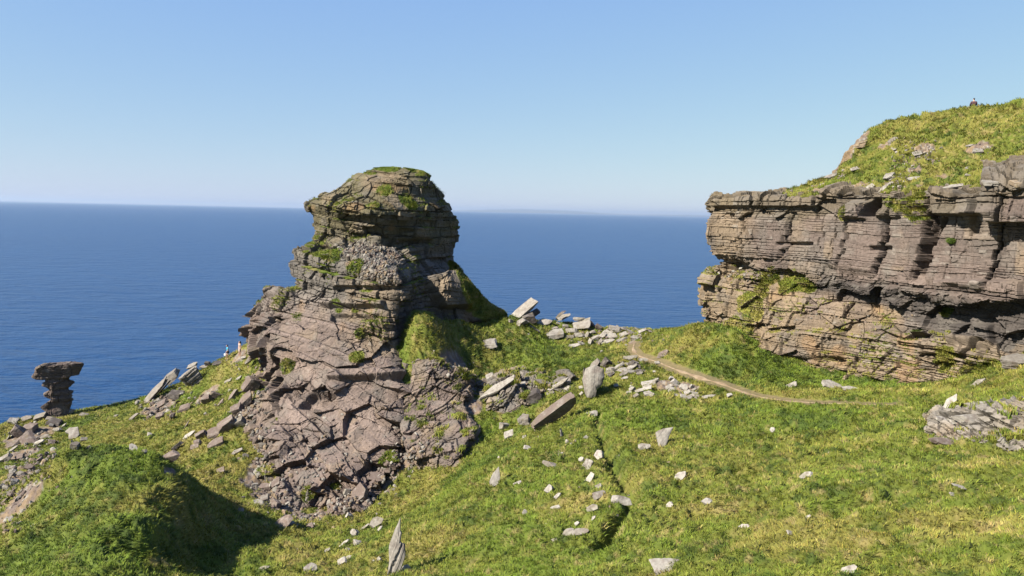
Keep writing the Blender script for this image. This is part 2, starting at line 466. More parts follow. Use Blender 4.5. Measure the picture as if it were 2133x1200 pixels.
# trodden path sheet, 3 cm proud of its flattened bed
pk = np.concatenate([[0], np.cumsum(np.hypot(*np.diff(PATH[:, :2], axis=0).T))])
ps = np.arange(0, pk[-1], .12)
pc = np.stack([np.interp(ps, pk, PATH[:, 0]), np.interp(ps, pk, PATH[:, 1])], -1)
for _ in range(12): pc[1:-1] = (pc[:-2] + 2 * pc[1:-1] + pc[2:]) / 4
pt = nrm(np.gradient(pc, axis=0)); pn = np.stack([pt[:, 1], -pt[:, 0]], -1)
wd = (.06 + .13 * noise2(ps * .9, ps * 0, 3)) * sstep(0, 2, ps) * sstep(0, 3, pk[-1] - ps) + .05
cr_ = np.linspace(-1, 1, 9)
PXY = pc[:, None] + pn[:, None] * (cr_[None, :, None] * (wd[:, None, None] * (1 + .35 * noise2(ps * 3, ps * 0 + 5, 4))[:, None, None]))
pz = smooth_ground(PXY[..., 0], PXY[..., 1]) + .055 - .05 * np.abs(cr_)[None] ** 4 + .012 * noise2(PXY[..., 0] * 5, PXY[..., 1] * 5, 6)
PV = np.concatenate([PXY, pz[..., None]], -1)
pcol = mixc(np.broadcast_to(C_SOIL, pz.shape + (3,)), C_TAN * 1.3, sstep(-.3, .4, fbm2(PXY[..., 0] * 2.5, PXY[..., 1] * 2.5, 7, 3)))
put(mesh_np('path', PV, grid_quads(*pz.shape), M_PATH, pcol, smooth=True), kind='structure')
# ------------------------------------------------------------------ bedded rock faces
def beds(seed, mean, n=400, sig=.45):
    r = np.random.default_rng(seed)
    return np.cumsum(r.lognormal(math.log(mean), sig, n)) - mean * n * .5


def bedded(G, N, dip, seed, big=1.0, fine=1.0, rough=1.0, joints=1.0, facet=0.0, mean_big=1.3, mean_fine=.26, cell=2.6, xdip=0.0):
    """push a smooth surface into bedded, jointed rock; returns points and a tone field set"""
    x, y = G[..., 0], G[..., 1]
    b = G @ np.asarray(dip) + xdip * (x + 14) + .35 * fbm3(G, .09, seed, 2) + .10 * fbm3(G, .5, seed + 3, 2) + .035 * fbm3(G, 1.7, seed + 4, 2)
    D1 = beds(seed + 5, mean_big); D2 = beds(seed + 6, mean_fine)
    i1 = np.searchsorted(D1, b); i2 = np.searchsorted(D2, b)
    t1 = (b - D1[np.clip(i1 - 1, 0, 399)]) / np.maximum(D1[np.clip(i1, 0, 399)] - D1[np.clip(i1 - 1, 0, 399)], 1e-3)
    t2 = (b - D2[np.clip(i2 - 1, 0, 399)]) / np.maximum(D2[np.clip(i2, 0, 399)] - D2[np.clip(i2 - 1, 0, 399)], 1e-3)
    w = .25 * fbm3(G, .6, seed + 8, 2)
    c1, e1 = vor2((x + w) / cell + 3.1 * hsh(i1, seed=seed), (y + w) / cell, seed + 11, i1 // 1)
    c2, e2 = vor2((x + w) / (cell * .36) + 5.7 * hsh(i2, seed=seed + 1), (y + w) / (cell * .36), seed + 12, i2)
    amp = .55 + .45 * sstep(-.3, .4, fbm3(G, .16, seed + 14, 2))
    fm = .3 + .7 * sstep(-.22, .30, fbm3(G * np.array([1, 1, 1.8]), .33, seed + 15, 3))
    d = big * (.55 * (hsh(i1, seed=seed + 21) - .5) + .75 * joints * (c1 - .5)) * amp
    d = d + fine * amp * fm * (.20 * (hsh(i2, seed=seed + 22) - .5) + .22 * (c2 - .5) - .16 * (t2 < .14) * (hsh(i2, seed=seed + 23) > .35))
    d = d - .20 * big * (t1 < .06) - .18 * joints * sstep(.05, .0, e1) - .10 * fine * fm * sstep(.06, 0, e2)
    if np.any(facet):
        cf, ef, rx, ry, rz = vor3(G, .42, seed + 31, (1, 1, 1.25))
        cx = np.floor(cf * 9973)
        d = d + facet * (1.0 * (cf - .5) + (rx * (hsh(cx, 1, seed=5) - .5) + ry * (hsh(cx, 2, seed=5) - .5) + rz * (hsh(cx, 3, seed=5) - .2)) * 1.5)
        cf2, ef2, rx, ry, rz = vor3(G, 1.1, seed + 33, (1, 1, 1.4))
        cx2 = np.floor(cf2 * 9973)
        d = d + .15 * facet * ((cf2 - .5) + (rx * (hsh(cx2, 1, seed=6) - .5) + ry * (hsh(cx2, 2, seed=6) - .5) + rz * (hsh(cx2, 3, seed=6) - .3)) * 1.4)
    d = d + rough * (.10 * fbm3(G, 1.3, seed + 41, 4) + .03 * fbm3(G, 6, seed + 42, 2))
    out = nrm(N * np.array([1, 1, .45]))
    V = G + out * d[..., None]
    tone = dict(b1=hsh(i1, seed=seed + 51), b2=hsh(i2, seed=seed + 52), c1=c1, c2=c2, t2=t2, d=d)
    return V, tone


def rock_colour(G, tone, base, seed):
    c = base * (.84 + .26 * tone['b2'] + .07 * (tone['c2'] - .5) + .20 * (tone['c1'] - .5) + .16 * fbm3(G * np.array([.4, .4, 4]), .8, seed + 2, 3))[..., None]
    c = mixc(c, C_TAN, .55 * sstep(.55, .95, tone['c1']) * sstep(-.2, .4, fbm3(G, .35, seed, 3)))
    c = mixc(c, C_GREY, .5 * sstep(.0, .45, fbm3(G, .8, seed + 4, 3)))
    c = mixc(c, C_PALE, .4 * (tone['c2'] > .9) * sstep(-.2, .5, fbm3(G, 1.1, seed + 8, 2)))
    c = mixc(c, C_DARK, .45 * sstep(.2, .6, fbm3(G * np.array([1, 1, .35]), .9, seed + 12, 3)))
    return c


def box_px(px, py, x0, x1, y0, y1, e=5, sl=0.0):
    """1 inside a face region bounded by the given edges, crisp border e px; sl leans it"""
    q = px - sl * (py - (y0 + y1) / 2)
    return sstep(x0 - e, x0 + e, q) * sstep(x1 + e, x1 - e, q) * sstep(y0 - e, y0 + e, py) * sstep(y1 + e, y1 - e, py)


def near(V, lst, wob=0):
    """soft mask of world spheres given as (px, py, depth, radius m)"""
    out = np.zeros(V.shape[:-1])
    for px, py, d, r in lst:
        c = P(px, py, d)
        out = np.maximum(out, sstep(1.2, .6, np.linalg.norm((V - c) / r, axis=-1) + .45 * wob))
    return out


# ---------------------------------------------- the crag
def row(*pts): return [tuple(map(float, p)) for p in pts]


CR = [
 row((760,357,80.5),(780,354,80),(802,353,79.5),(827,352,79.5),(850,354,79.5),(872,358,80),(888,364,80.7)),
 row((722,374,80),(750,375,78.6),(780,376,78),(810,376,77.8),(845,376,78),(882,380,78.8),(906,388,80.5)),
 row((690,394,79.6),(725,400,77.6),(770,404,76.6),(800,405,76.3),(842,406,77.4),(886,406,79.2),(924,410,81.8)),
 row((638,425,78.6),(690,430,75.4),(740,435,74.4),(790,437,74.2),(840,437,76.0),(900,436,78.6),(948,454,82)),
 row((650,452,78.7),(698,456,75.8),(748,460,74.7),(792,462,74.6),(842,468,76.4),(902,468,79.0),(949,480,82.3)),
 row((655,488,78.7),(700,489,76.4),(750,490,75.8),(798,492,75.7),(850,496,77.2),(904,500,79.2),(948,508,82.3)),
 row((640,506,77.8),(692,504,75.6),(742,502,75.0),(790,506,74.7),(846,520,76.2),(892,536,79),(942,540,82)),
 row((604,518,76.8),(650,528,73.4),(702,544,72.0),(762,552,71.0),(830,572,70.4),(880,584,75.6),(952,556,81.5)),
 row((607,556,76.8),(650,568,73.2),(700,580,71.7),(762,592,70.6),(838,600,70.2),(884,612,75.6),(975,590,79)),
 row((608,592,76.8),(642,604,73.2),(700,618,71.6),(762,628,70.5),(830,638,70.2),(890,645,75.8),(1010,628,79.6)),
 row((557,612,77),(602,634,72.9),(662,650,71.2),(732,660,70.1),(815,664,69.8),(894,664,75.4),(1046,662,80.5)),
 row((535,640,77.4),(575,662,72.3),(640,676,70.6),(712,686,69.5),(800,690,69.4),(848,688,71.8),(930,690,79)),
 row((516,668,78),(562,690,71.6),(634,704,70),(708,714,69.0),(792,714,68.9),(840,712,70.9),(885,715,77)),
 row((520,708,79),(566,728,71),(620,736,69.5),(690,744,68.2),(775,746,67.8),(832,744,69.2),(870,745,75)),
 row((560,750,78),(580,760,70.8),(630,768,69),(700,776,67.3),(780,778,66.9),(832,776,67.9),(866,770,73)),
 row((556,800,75.5),(585,806,69.0),(640,812,67.5),(712,818,66.3),(790,820,65.8),(846,816,66.3),(884,810,72)),
 row((532,850,73.5),(568,860,67.5),(632,866,65.8),(708,872,64.9),(786,874,64.2),(848,866,64.6),(884,860,70)),
 row((518,905,71),(560,915,65.2),(628,922,63.6),(704,928,62.9),(776,928,62.2),(838,920,62.6),(872,912,68)),
 row((518,960,67),(566,970,62.4),(632,978,60.9),(704,982,60.2),(770,982,59.7),(818,974,60.2),(852,962,65)),
 row((524,1020,64),(572,1034,59.8),(636,1042,58.5),(702,1040,57.9),(758,1028,57.6),(798,1012,58.4),(832,1000,63)),
 row((530,1070,62),(582,1088,58.2),(638,1092,57.0),(700,1082,56.6),(752,1062,56.5),(790,1042,57.6),(820,1026,62)),
 row((530,1130,63),(582,1148,59),(638,1152,58.0),(700,1142,57.6),(752,1122,57.5),(790,1102,58.6),(820,1086,63)),
]
net = []
for r in CR:
    a = np.array(r); F = P(a[:, 0], a[:, 1], a[:, 2])
    l, q = F[0], F[-1]; wv = np.linalg.norm((q - l)[:2])
    back = []
    for t, k in ((.06, .16), (.3, .42), (.5, .48), (.7, .42), (.94, .16)):
        m = q + (l - q) * t; o = np.array([0, 1, 0]) * wv * min(k, 6.5 * k / .48 / max(wv, 1) * 1.6)
        back.append(m + o + np.array([0, 0, -.3]))
    net.append(np.concatenate([F, np.array(back)]))
net = np.array(net)
apex = net[0].mean(0) + [0, 0, .15]
net = np.concatenate([np.broadcast_to(apex, (1,) + net[0].shape) + (net[:1] - apex) * .05, net])
G = upsample(net, .065, .075, wrap=True)
N = grid_normals(G, True)
if (N * (G - G.mean((0, 1)))).sum() < 0: N = -N
for _ in range(6):
    N[1:-1] = N[:-2] + 2 * N[1:-1] + N[2:]; N = np.roll(N, 1, 1) + 2 * N + np.roll(N, -1, 1); N = nrm(N)
px, py, dd = proj(G)
front = np.zeros(G.shape[:2], bool)
lower = sstep(650, 720, py + .25 * (690 - px))
scree = near(G, [(790, 535, 72.5, 3.2), (740, 520, 74, 2.2), (800, 560, 71.5, 2.0)], fbm3(G, .7, 3, 2))
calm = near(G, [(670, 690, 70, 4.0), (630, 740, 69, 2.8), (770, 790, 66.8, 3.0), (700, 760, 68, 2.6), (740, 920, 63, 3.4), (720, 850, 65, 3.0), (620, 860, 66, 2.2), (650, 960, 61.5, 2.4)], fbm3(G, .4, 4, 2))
gone = sstep(880, 1000, py)
facet = lower * (1 - .55 * calm) * 1.25
V, tone = bedded(G, N, (.10, -.06, 1), 7, big=(1 - .75 * scree) * (1.15 - .45 * lower - .45 * calm), fine=(1 - .8 * scree) * (1.45 - .85 * lower) * (1 - .5 * calm), facet=facet + .16 * (1 - lower) * (1 - scree), rough=1.1 + .1 * lower, xdip=.32 * sstep(620, 800, py), mean_big=1.0, mean_fine=.30, joints=1.15 * (1 - .85 * calm), cell=1.8)
hv, he, rx, ry, rz = vor3(G, 3.2, 19)
flank = np.maximum(near(G, [(1000, 615, 80, 4.2), (1035, 650, 81, 3), (965, 575, 81, 2.5)]), .0)
V = G + (V - G) * (1 - .85 * flank)[..., None] * (1 - .7 * near(G, [(770, 362, 79.5, 2.6), (815, 357, 79.5, 2.6), (865, 362, 80, 2.4)]))[..., None]
O = nrm(N)
V = V + O * (scree * (.22 * (hv - .3) * sstep(0, .12, he)))[..., None]
# leaning tan block in the right-hand recess, ledges, overhang slots
ft = dd < 79.5
fe = 1.3 * box_px(px, py, 900, 965, 580, 640, 6, .55) - .5 * box_px(px, py, 700, 845, 596, 606, 3, .0) - .9 * box_px(px, py, 615, 690, 575, 600, 5) * sstep(.0, .3, fbm3(G, .5, 9, 2)) \
    + .7 * box_px(px, py, 668, 800, 625, 640, 3, 0) - .5 * box_px(px, py, 690, 790, 655, 668, 3) + .5 * box_px(px, py, 555, 612, 605, 618, 3) \
    - .9 * box_px(px, py, 640, 690, 820, 850, 6, -.9) + .8 * box_px(px, py, 690, 840, 772, 790, 4, 0) - .6 * box_px(px, py, 720, 900, 500, 512, 4)
V = V + O * (fe * ft)[..., None]
wob = fbm3(G, .9, 23, 3)
lit_faces = (1 + .3 * calm)[..., None]  # pale smooth faces, with their sunlit brightness put into the colour
base = mixc(mixc(np.broadcast_to(C_LICH * .8, G.shape), C_GREY * .9, sstep(470, 560, py)), C_PURP * 1.12, sstep(600, 690, py + .2 * (690 - px)))
base = mixc(base, C_TAN * .95, .7 * near(G, [(745, 640, 70, 1.8), (800, 700, 69.3, 2.6), (780, 600, 70.6, 2.4), (930, 600, 76, 2.2), (850, 640, 70, 1.6), (790, 375, 78, 1.8)], wob))
col = rock_colour(G, tone, base * lit_faces, 71)
col = mixc(col, mixc(np.broadcast_to(C_GREY, G.shape), C_PALE, (hv > .72).astype(float)), .8 * scree * (hv > .35))
col = mixc(col, C_OCHRE, .35 * sstep(.3, .6, fbm3(G, .45, 27, 3)) * (1 - lower * .7))
VN = grid_normals(V, True); VN *= np.sign((VN * N).sum(-1, keepdims=True))
gm = near(G, [(815, 355, 79.6, 1.1), (855, 359, 80, 1.0), (882, 366, 80.6, .8), (800, 395, 77, 1.0), (775, 428, 74.6, .8), (850, 420, 77, 1.1), (690, 530, 73, 1.2), (740, 560, 71.5, 1.2), (705, 640, 71, .6), (735, 642, 70, .5),
              (748, 695, 69.2, .6), (745, 745, 68, .7), (850, 725, 70, .9), (985, 600, 80, 2.6), (1020, 640, 80, 2.2), (965, 565, 81, 1.8), (600, 760, 69.6, .8), (560, 990, 62, 1.2), (640, 1030, 59, .7),
              (690, 1010, 59.5, .5), (805, 955, 61, .8), (560, 880, 66, .8)], wob)
gm = np.maximum(gm, .8 * sstep(.66, .95, VN[..., 2] + .45 * wob) * (1 - .8 * lower) * (1 - scree * .6) * sstep(-.1, .35, fbm3(G, .4, 24, 2) + .1))
gm = gm * sstep(.0, .35, VN[..., 2] + .25 + .35 * near(G, [(1000, 620, 79.5, 5)]))
gm = np.maximum(gm, .9 * near(G, [(995, 605, 79.3, 2.6), (1030, 645, 80.3, 2.4)]))
gcol = grass_colour(V[..., 0] * 1.3, V[..., 2] * 1.3, V[..., 1], 64)
col = mixc(col, gcol * .75, sstep(.35, .6, gm))
V = V + O * (.03 * sstep(.35, .6, gm) * (1 + noise3(V[..., 0] * 3, V[..., 1] * 3, V[..., 2] * 3, 8)))[..., None]
crag = put(mesh_np('rock_crag', V, grid_quads(*V.shape[:2], wrap=True)[:, ::-1], M_ROCK, col), 'tall layered rock crag with a domed grassy top rising above the sea', 'crag')
ZSRC.append(V.reshape(-1, 3))
CRAG_G = (V, VN, gm, gcol)

# ---------------------------------------------- the long cliff on the right
cx_ = np.array([0, 1560, 1650, 1750, 1850, 1950, 2050, 2140, 2280.])
cd_ = np.array([74, 70, 66, 62, 58.5, 55, 52, 50, 46.])
CL = [  # nose px, py at each column, depth offset
 (1492, [412.5,409,413,399,400,402,390,382,373], [6]*9),
 (1489, [414,411,415,402,402,404,392,384,375], [.6]*9),
 (1482, [430,431,435,430,430,432,420,412,405], [0,0,0,.1,.1,0,-.2,-.3,-.3]),
 (1473, [470,475,480,485,488,490,490,490,488], [0]*9),
 (1472, [500,512,522,532,540,550,556,560,560], [0]*9),
 (1492, [534,546,560,576,592,606,616,624,628], [-.2]*9),
 (1511, [545,560,578,600,615,632,645,655,660], [.5,.6,.8,.9,.9,.9,.8,.8,.8]),
 (1489, [560,578,606,636,668,690,705,716,724], [0,-.3,.3,.6,1,1,.8,.6,.5]),
 (1470, [600,625,660,695,715,728,730,730,735], [-.2,-.7,-.6,-.5,-.3,-.2,0,0,0]),
 (1466, [645,690,725,748,765,772,755,745,745], [-.3,-1,-1.1,-1.2,-1.1,-.8,-.3,-.2,-.2]),
 (1464, [685,735,772,788,803,808,788,773,768], [-.3,-1.1,-1.3,-1.5,-1.4,-1.1,-.5,-.4,-.4]),
 (1462, [740,790,822,838,853,858,838,823,818], [-.2,-1.0,-1.2,-1.4,-1.3,-1.0,-.4,-.3,-.3]),
]
net = []
cd_ = np.append(cd_, [41.5, 38.5]); cx_ = np.append(cx_, [2520., 2900.])
for nose, pys, off in CL:
    pys = list(pys) + [pys[-1] + 1.6 * (pys[-1] - pys[-2]), pys[-1] + 3.2 * (pys[-1] - pys[-2])]; off = list(off) + [off[-1]] * 2
    xs = cx_.copy(); xs[0] = nose; ds = cd_ + np.array(off)
    b = P([nose + 150, nose + 75, nose + 22], [pys[0] + 6, pys[0] + 4, pys[0] + 2], [106, 91, 80 + .5 * off[0]])
    m = P([xs[0] + 22], [pys[0] + .25 * (pys[1] - pys[0])], [ds[0] - 1.1])
    net.append(np.concatenate([b, P(xs[:1], pys[:1], ds[:1]), m, P(xs[1:], pys[1:], ds[1:])]))
net = np.array(net)
G = upsample(net, .045, .065)
N = grid_normals(G)
if (N[..., 0] * -1).sum() < 0: N = -N
for _ in range(6):
    N[1:-1] = N[:-2] + 2 * N[1:-1] + N[2:]; N[:, 1:-1] = N[:, :-2] + 2 * N[:, 1:-1] + N[:, 2:]; N = nrm(N)
px, py, dd = proj(G)
wl = 12 * noise2(px * .02, py * .03, 3)
topl = np.interp(px, cx_[1:9], np.array(CL[2][1][1:], float)); und = np.interp(px, cx_[1:9], np.array(CL[5][1][1:], float))
up_face = sstep(topl + 6, topl + 20, py) * sstep(und - 6, und - 26, py)
sh_ = np.clip((px - 1570) * .20, 4, 112)
shale = box_px(px, py, 1600, 2600, 0, 5000, 40) * sstep(und, und + 12, py) * sstep(und + sh_ + 10, und + sh_ - 8, py + wl)
low_face = sstep(und + sh_ - 6, und + sh_ + 10, py + wl)
# vertical joint panels of the upper face, leaning slightly
edges = np.array([1400, 1540, 1632, 1705, 1738, 1762, 1842, 1915, 1945, 1990, 2082, 2400.])
bq = np.searchsorted(beds(555, .55), G[..., 2] + .035 * G[..., 0])
q = px + .22 * (py - 500) + 13 * (hsh(bq, seed=9) - .5) * (hsh(bq, 3, seed=9) > .35) + 3 * fbm3(G, 1.2, 77, 2)
pid = np.searchsorted(edges, q); pe = np.min(np.abs(q[..., None] - edges), -1)
panel = np.array([0, .0, .25, -.15, .2, .55, .45, -.05, -.75, .15, .45, .05, .3])[np.clip(pid, 0, 12)]
lipz = sstep(topl + 34, topl + 18, py)
nose_thin = sstep(1640, 1560, px) * sstep(450, 490, py)
V, tone = bedded(G, N, (.035, .02, 1), 107, big=.35 + .75 * (1 - up_face) * (1 - shale), fine=(.85 + .75 * (1 - up_face) + .6 * nose_thin + .3 * lipz) * (1 - .5 * shale), joints=.40 + .9 * low_face + .8 * lipz,
                 facet=.75 * shale + .42 * low_face + .30 * lipz + .05, rough=.8 + 2.2 * shale, mean_big=1.0, mean_fine=.20, cell=1.9)
O = nrm(N * np.array([1, 1, .4]))
fe = up_face * (panel - .35 * sstep(5, 0, pe)) \
    + .45 * box_px(px, py, 1470, 1640, 412, 430, 3) - .35 * box_px(px, py, 1490, 1700, 431, 440, 3, 0) \
    + .9 * box_px(px, py, 1768, 1812, 420, 455, 4, -.3) - 1.2 * box_px(px, py, 1812, 1836, 416, 452, 3, -.5) + .5 * box_px(px, py, 1840, 1880, 412, 452, 4, -.3) \
    + 1.0 * box_px(px, py, 1950, 2042, 405, 447, 3) + 1.5 * box_px(px, py, 2058, 2300, 368, 462, 3) - .5 * box_px(px, py, 2030, 2068, 445, 492, 4) \
    - .45 * box_px(px, py, 1885, 1945, 430, 455, 4) - 1.0 * box_px(px, py, 1916, 1934, 455, 570, 3, -.25) - .8 * box_px(px, py, 1952, 1966, 455, 500, 3, -.5) \
    - .45 * box_px(px, py, 1820, 1856, 513, 523, 2) - .4 * box_px(px, py, 1620, 1690, 505, 512, 2) + .8 * box_px(px, py, 1990, 2068, 675, 725, 4) + .6 * box_px(px, py, 1590, 1760, 690, 745, 6, .0) \
    + .5 * box_px(px, py, 1900, 2030, 730, 800, 6, -.6) + 0.6 * box_px(px, py, 1950, 2133, 585, 625, 4)
V = V + O * (fe * (dd < 79))[..., None]
base = mixc(np.broadcast_to(C_PURP * 1.0, G.shape), C_GREY * 1.02, sstep(-.2, .5, fbm3(G, .25, 131, 2)) * .6)
base = mixc(base, C_TAN * .95, .8 * sstep(1600, 1520, px + 2 * wl) + 0 * px)
base = mixc(base, C_SHALE * .85, .97 * shale)
base = mixc(base, C_TAN * .92, low_face * sstep(-.5, .3, fbm3(G, .3, 133, 2)))
base = mixc(base, C_LICH * .85, .45 * sstep(topl + 22, topl, py + 2 * wl))
col = rock_colour(G, tone, base, 171)
col = mixc(col, C_OCHRE, .4 * low_face * sstep(.34, .55, fbm3(G, .45, 137, 2)))
VN = grid_normals(V); VN *= np.sign((VN * N).sum(-1, keepdims=True))
wob = fbm3(G, .9, 123, 3)
gm = near(G, [(1640, 583, 66.5, 1.2), (1600, 577, 68, .9), (1680, 590, 65.5, .9), (1570, 640, 69, 1.5), (1590, 610, 68.5, 1.0), (1965, 745, 53.5, 1.1), (1960, 650, 55.5, .5), (2133, 740, 49, 1.4), (2125, 705, 49.5, .8),
              (1900, 432, 57, 1.4), (1760, 445, 61.5, .7), (1627, 468, 66.5, .35), (1850, 420, 58, .7), (2040, 780, 51, 1.6), (1540, 690, 70, 1.6)], wob)
gm = np.maximum(gm, .62 * sstep(.8, 1.05, VN[..., 2] + .3 * wob) * (py > 540) * low_face)
gm = gm * sstep(-.1, .3, VN[..., 2] + .2)
gcol = grass_colour(V[..., 0] * 1.3, V[..., 2] * 1.3, V[..., 1], 65)
col = mixc(col, gcol * .85, sstep(.35, .6, gm))
cliff = put(mesh_np('cliff', V, grid_quads(*V.shape[:2]), M_ROCK, col), kind='structure')
ZSRC.append(V.reshape(-1, 3))
CLIFF_G = (V, VN, gm, gcol)

# ---------------------------------------------- grassy hill on top of the cliff
HL = [
 ([1585,1640,1700,1750,1850,1950,2050,2140,2290], [413,414,409,401,402,404,392,384,372], [69.9,67.4,65.0,63.0,59.6,56.1,53.1,51.1,47.2]),
 ([1590,1648,1706,1755,1850,1951,2051,2141,2292], [411,408,399,385,378,376,366,358,346], [71,69,66.6,64.6,61.4,58.2,55.5,53.5,49.8]),
 ([1594,1658,1716,1762,1850,1952,2053,2142,2295], [409,401,386,362,342,336,328,320,308], [72,70.4,68.6,66.8,64,61,58.6,56.6,53.2]),
 ([1597,1672,1733,1774,1850,1955,2056,2144,2300], [407,390,370,327,293,281,270,261,246], [73.2,72.3,71.2,69.8,67.2,64.6,62.6,60.6,57.8]),
 ([1600,1690,1747,1786,1850,1960,2060,2147,2310], [405.5,378,357,290,251,232,219,210,193], [75,74,73.5,71.8,70.4,68.3,66.8,65.3,62.3]),
]
def ext(v, k): return list(v) + [v[-1] + k * (v[-1] - v[-2])]
HL = [(ext(ext(a, 1.7), 1.6), ext(ext([q + 7 if i == 4 else q + (4 if i > 1 else 0) for q in b], 1.5), 1.3), ext(ext(c, 1.3), .8)) for i, (a, b, c) in enumerate(HL)]
rows = [P(a, b, c) for a, b, c in HL]
und_ = rows[0] + np.array([.35, .55, -1.3])
b1 = rows[-1] * 1.03 + np.array([[.7, 0, -1.6]] * 4 + [[.3, 0, -.35]] * 7); b2 = rows[-1] * 1.12 + np.array([[4, 0, -9]] * 4 + [[2, 0, -2.5]] * 7); b3 = rows[-1] * 1.35 + np.array([[9, 0, -50]] * 4 + [[6, 0, -24]] * 7)
net = np.array([und_] + rows + [b1, b2, b3])
G = upsample(net, .11, .11)
N = grid_normals(G); N *= np.sign(N[..., 2:] + 1e-6)
px, py, dd = proj(G)
hx, hy = G[..., 0], G[..., 1]
wob = fbm2(hx * .9, hy * .9, 29, 3)
V = G + N * (tussock(hx * 1.0, hy + G[..., 2] * .7, 45) * 1.2 + .25 * fbm2(hx * .3, hy * .3, 47, 2))[..., None]
bare = near(G, [(1800, 305, 71, 1.1), (1925, 315, 63.8, .8), (1960, 300, 65, .6), (1900, 335, 62, .5), (1908, 355, 60.8, .5), (2040, 315, 60.5, 1.0), (1748, 352, 72.5, 1.6), (1772, 325, 71.6, 1.7), (1785, 300, 71.5, 1.3), (1700, 383, 69.5, .8),
                (1705, 395, 66, 1.0), (2085, 380, 54, 1.2), (1770, 330, 71, .9), (1790, 390, 62.5, .8), (1965, 372, 58.4, .5), (1850, 310, 67, .7)], wob)
hyel = near(G, [(2000, 260, 65, 6), (1650, 395, 70, 3), (1900, 280, 66, 4)], wob)
HC = grass_colour(hx, hy + G[..., 2], G[..., 2], 66, yel=hyel * .4)
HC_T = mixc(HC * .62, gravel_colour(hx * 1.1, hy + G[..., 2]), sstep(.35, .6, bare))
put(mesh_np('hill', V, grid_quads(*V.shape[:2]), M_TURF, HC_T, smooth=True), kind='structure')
ZSRC.append(V.reshape(-1, 3))
HILL_G = (V, N, bare, HC, py)
# ------------------------------------------------------------------ where a pixel ray meets the built ground
ZB = np.full((600, 1067), 1e6)
for src in ZSRC:
    x, y, d = proj(src); k = (d > 3) & (x > 0) & (x < 2133) & (y > 0) & (y < 1199)
    np.minimum.at(ZB, ((y[k] / 2).astype(int), (x[k] / 2).astype(int)), d[k])


def depth_at(px, py, r=2):
    i, j = int(py / 2), int(px / 2)
    w = ZB[max(i - r, 0):i + r + 1, max(j - r, 0):j + r + 1]
    w = w[w < 1e5]
    if len(w) == 0: return depth_at(px, py + 6, r + 1)
    return float(np.median(w)) if r < 3 else float(np.min(w))


# ------------------------------------------------------------------ grass
def blades(name, C, Nn, col, L, seed, per=3):
    r = np.random.default_rng(seed); n = len(C)
    C = np.repeat(C, per, 0); Nn = np.repeat(Nn, per, 0); col = np.repeat(col, per, 0); L = np.repeat(L, per)
    m = len(C)
    flow = np.stack([noise2(C[:, 0] * .9, C[:, 1] * .9, seed + 1), noise2(C[:, 0] * .9, C[:, 1] * .9, seed + 2), np.zeros(m)], -1)
    lean = Nn * np.array([.9, .9, 0]) + 1.3 * flow + r.normal(0, .45, (m, 3)) * np.array([1, 1, .2])
    L = L * r.uniform(.6, 1.25, m)
    C = C + r.normal(0, .35, (m, 3)) * L[:, None] * np.array([1, 1, 0])
    up = np.array([0, 0, 1.0]) * .75 + Nn * .35
    side = nrm(np.cross(lean + r.normal(0, .5, (m, 3)), up)) * (L * r.uniform(.07, .13, m))[:, None]
    root = C - Nn * .03
    mid = C + L[:, None] * (.55 * up + .22 * lean)
    tip = C + L[:, None] * (.72 * up + .75 * lean)
    V = np.stack([root - side, root + side, mid + side * .8, mid - side * .8, tip], 1)
    b = (np.arange(m) * 5)[:, None]
    Tq = np.concatenate([b + np.array([[0, 1, 2]]), b + np.array([[0, 2, 3]]), b + np.array([[3, 2, 4]])], 0)
    c = np.clip(col * r.uniform(.6, 1.5, (m, 1)) * (1 + r.normal(0, .06, (m, 3))), 0, 1)  # random blade tones, spread widened to paint shadow contrast into the grass
    cc = np.repeat(c[:, None], 5, 1)
    o = mesh_np(name, V, Tq, M_GRASS, cc, smooth=False, tri=True)
    return put(o, kind='stuff')


def bil(A, i, j, u, v):
    u = u.reshape(u.shape + (1,) * (A.ndim - 2)); v = v.reshape(u.shape)
    return A[i, j] * (1 - u) * (1 - v) + A[i + 1, j] * u * (1 - v) + A[i, j + 1] * (1 - u) * v + A[i + 1, j + 1] * u * v


NG = 600000
i = rng.integers(np.searchsorted(RR, 9), np.searchsorted(RR, 112), NG); j = rng.integers(0, len(AZ) - 1, NG)
u = rng.random(NG); v = rng.random(NG)
C = bil(T, i, j, u, v); Nn = nrm(bil(TN, i, j, u, v))
keep = (bil(TB, i, j, u, v) < .42 + .2 * (rng.random(NG) - .5)) & (bil(TKEEP, i, j, u, v) > .35 + .3 * rng.random(NG)) & (C[:, 2] > -32)
dd_, ss_, ff_ = seg_dist(C[:, 0], C[:, 1], DITCH[:, :2]); keep &= ~((np.abs(ss_ - .35) < .3) & (ff_ > .05) & (ff_ < .95) & (rng.random(NG) < .85))
C, Nn = C[keep], Nn[keep]; i, j, u, v = i[keep], j[keep], u[keep], v[keep]
gc = grass_colour(C[:, 0], C[:, 1], C[:, 2], lush=bil(TL, i, j, u, v), yel=bil(TYE, i, j, u, v))
dist = np.linalg.norm(C, axis=1)
blades('grass', C, Nn, gc, np.clip(.0029 * dist + .035, .075, .22), 5)

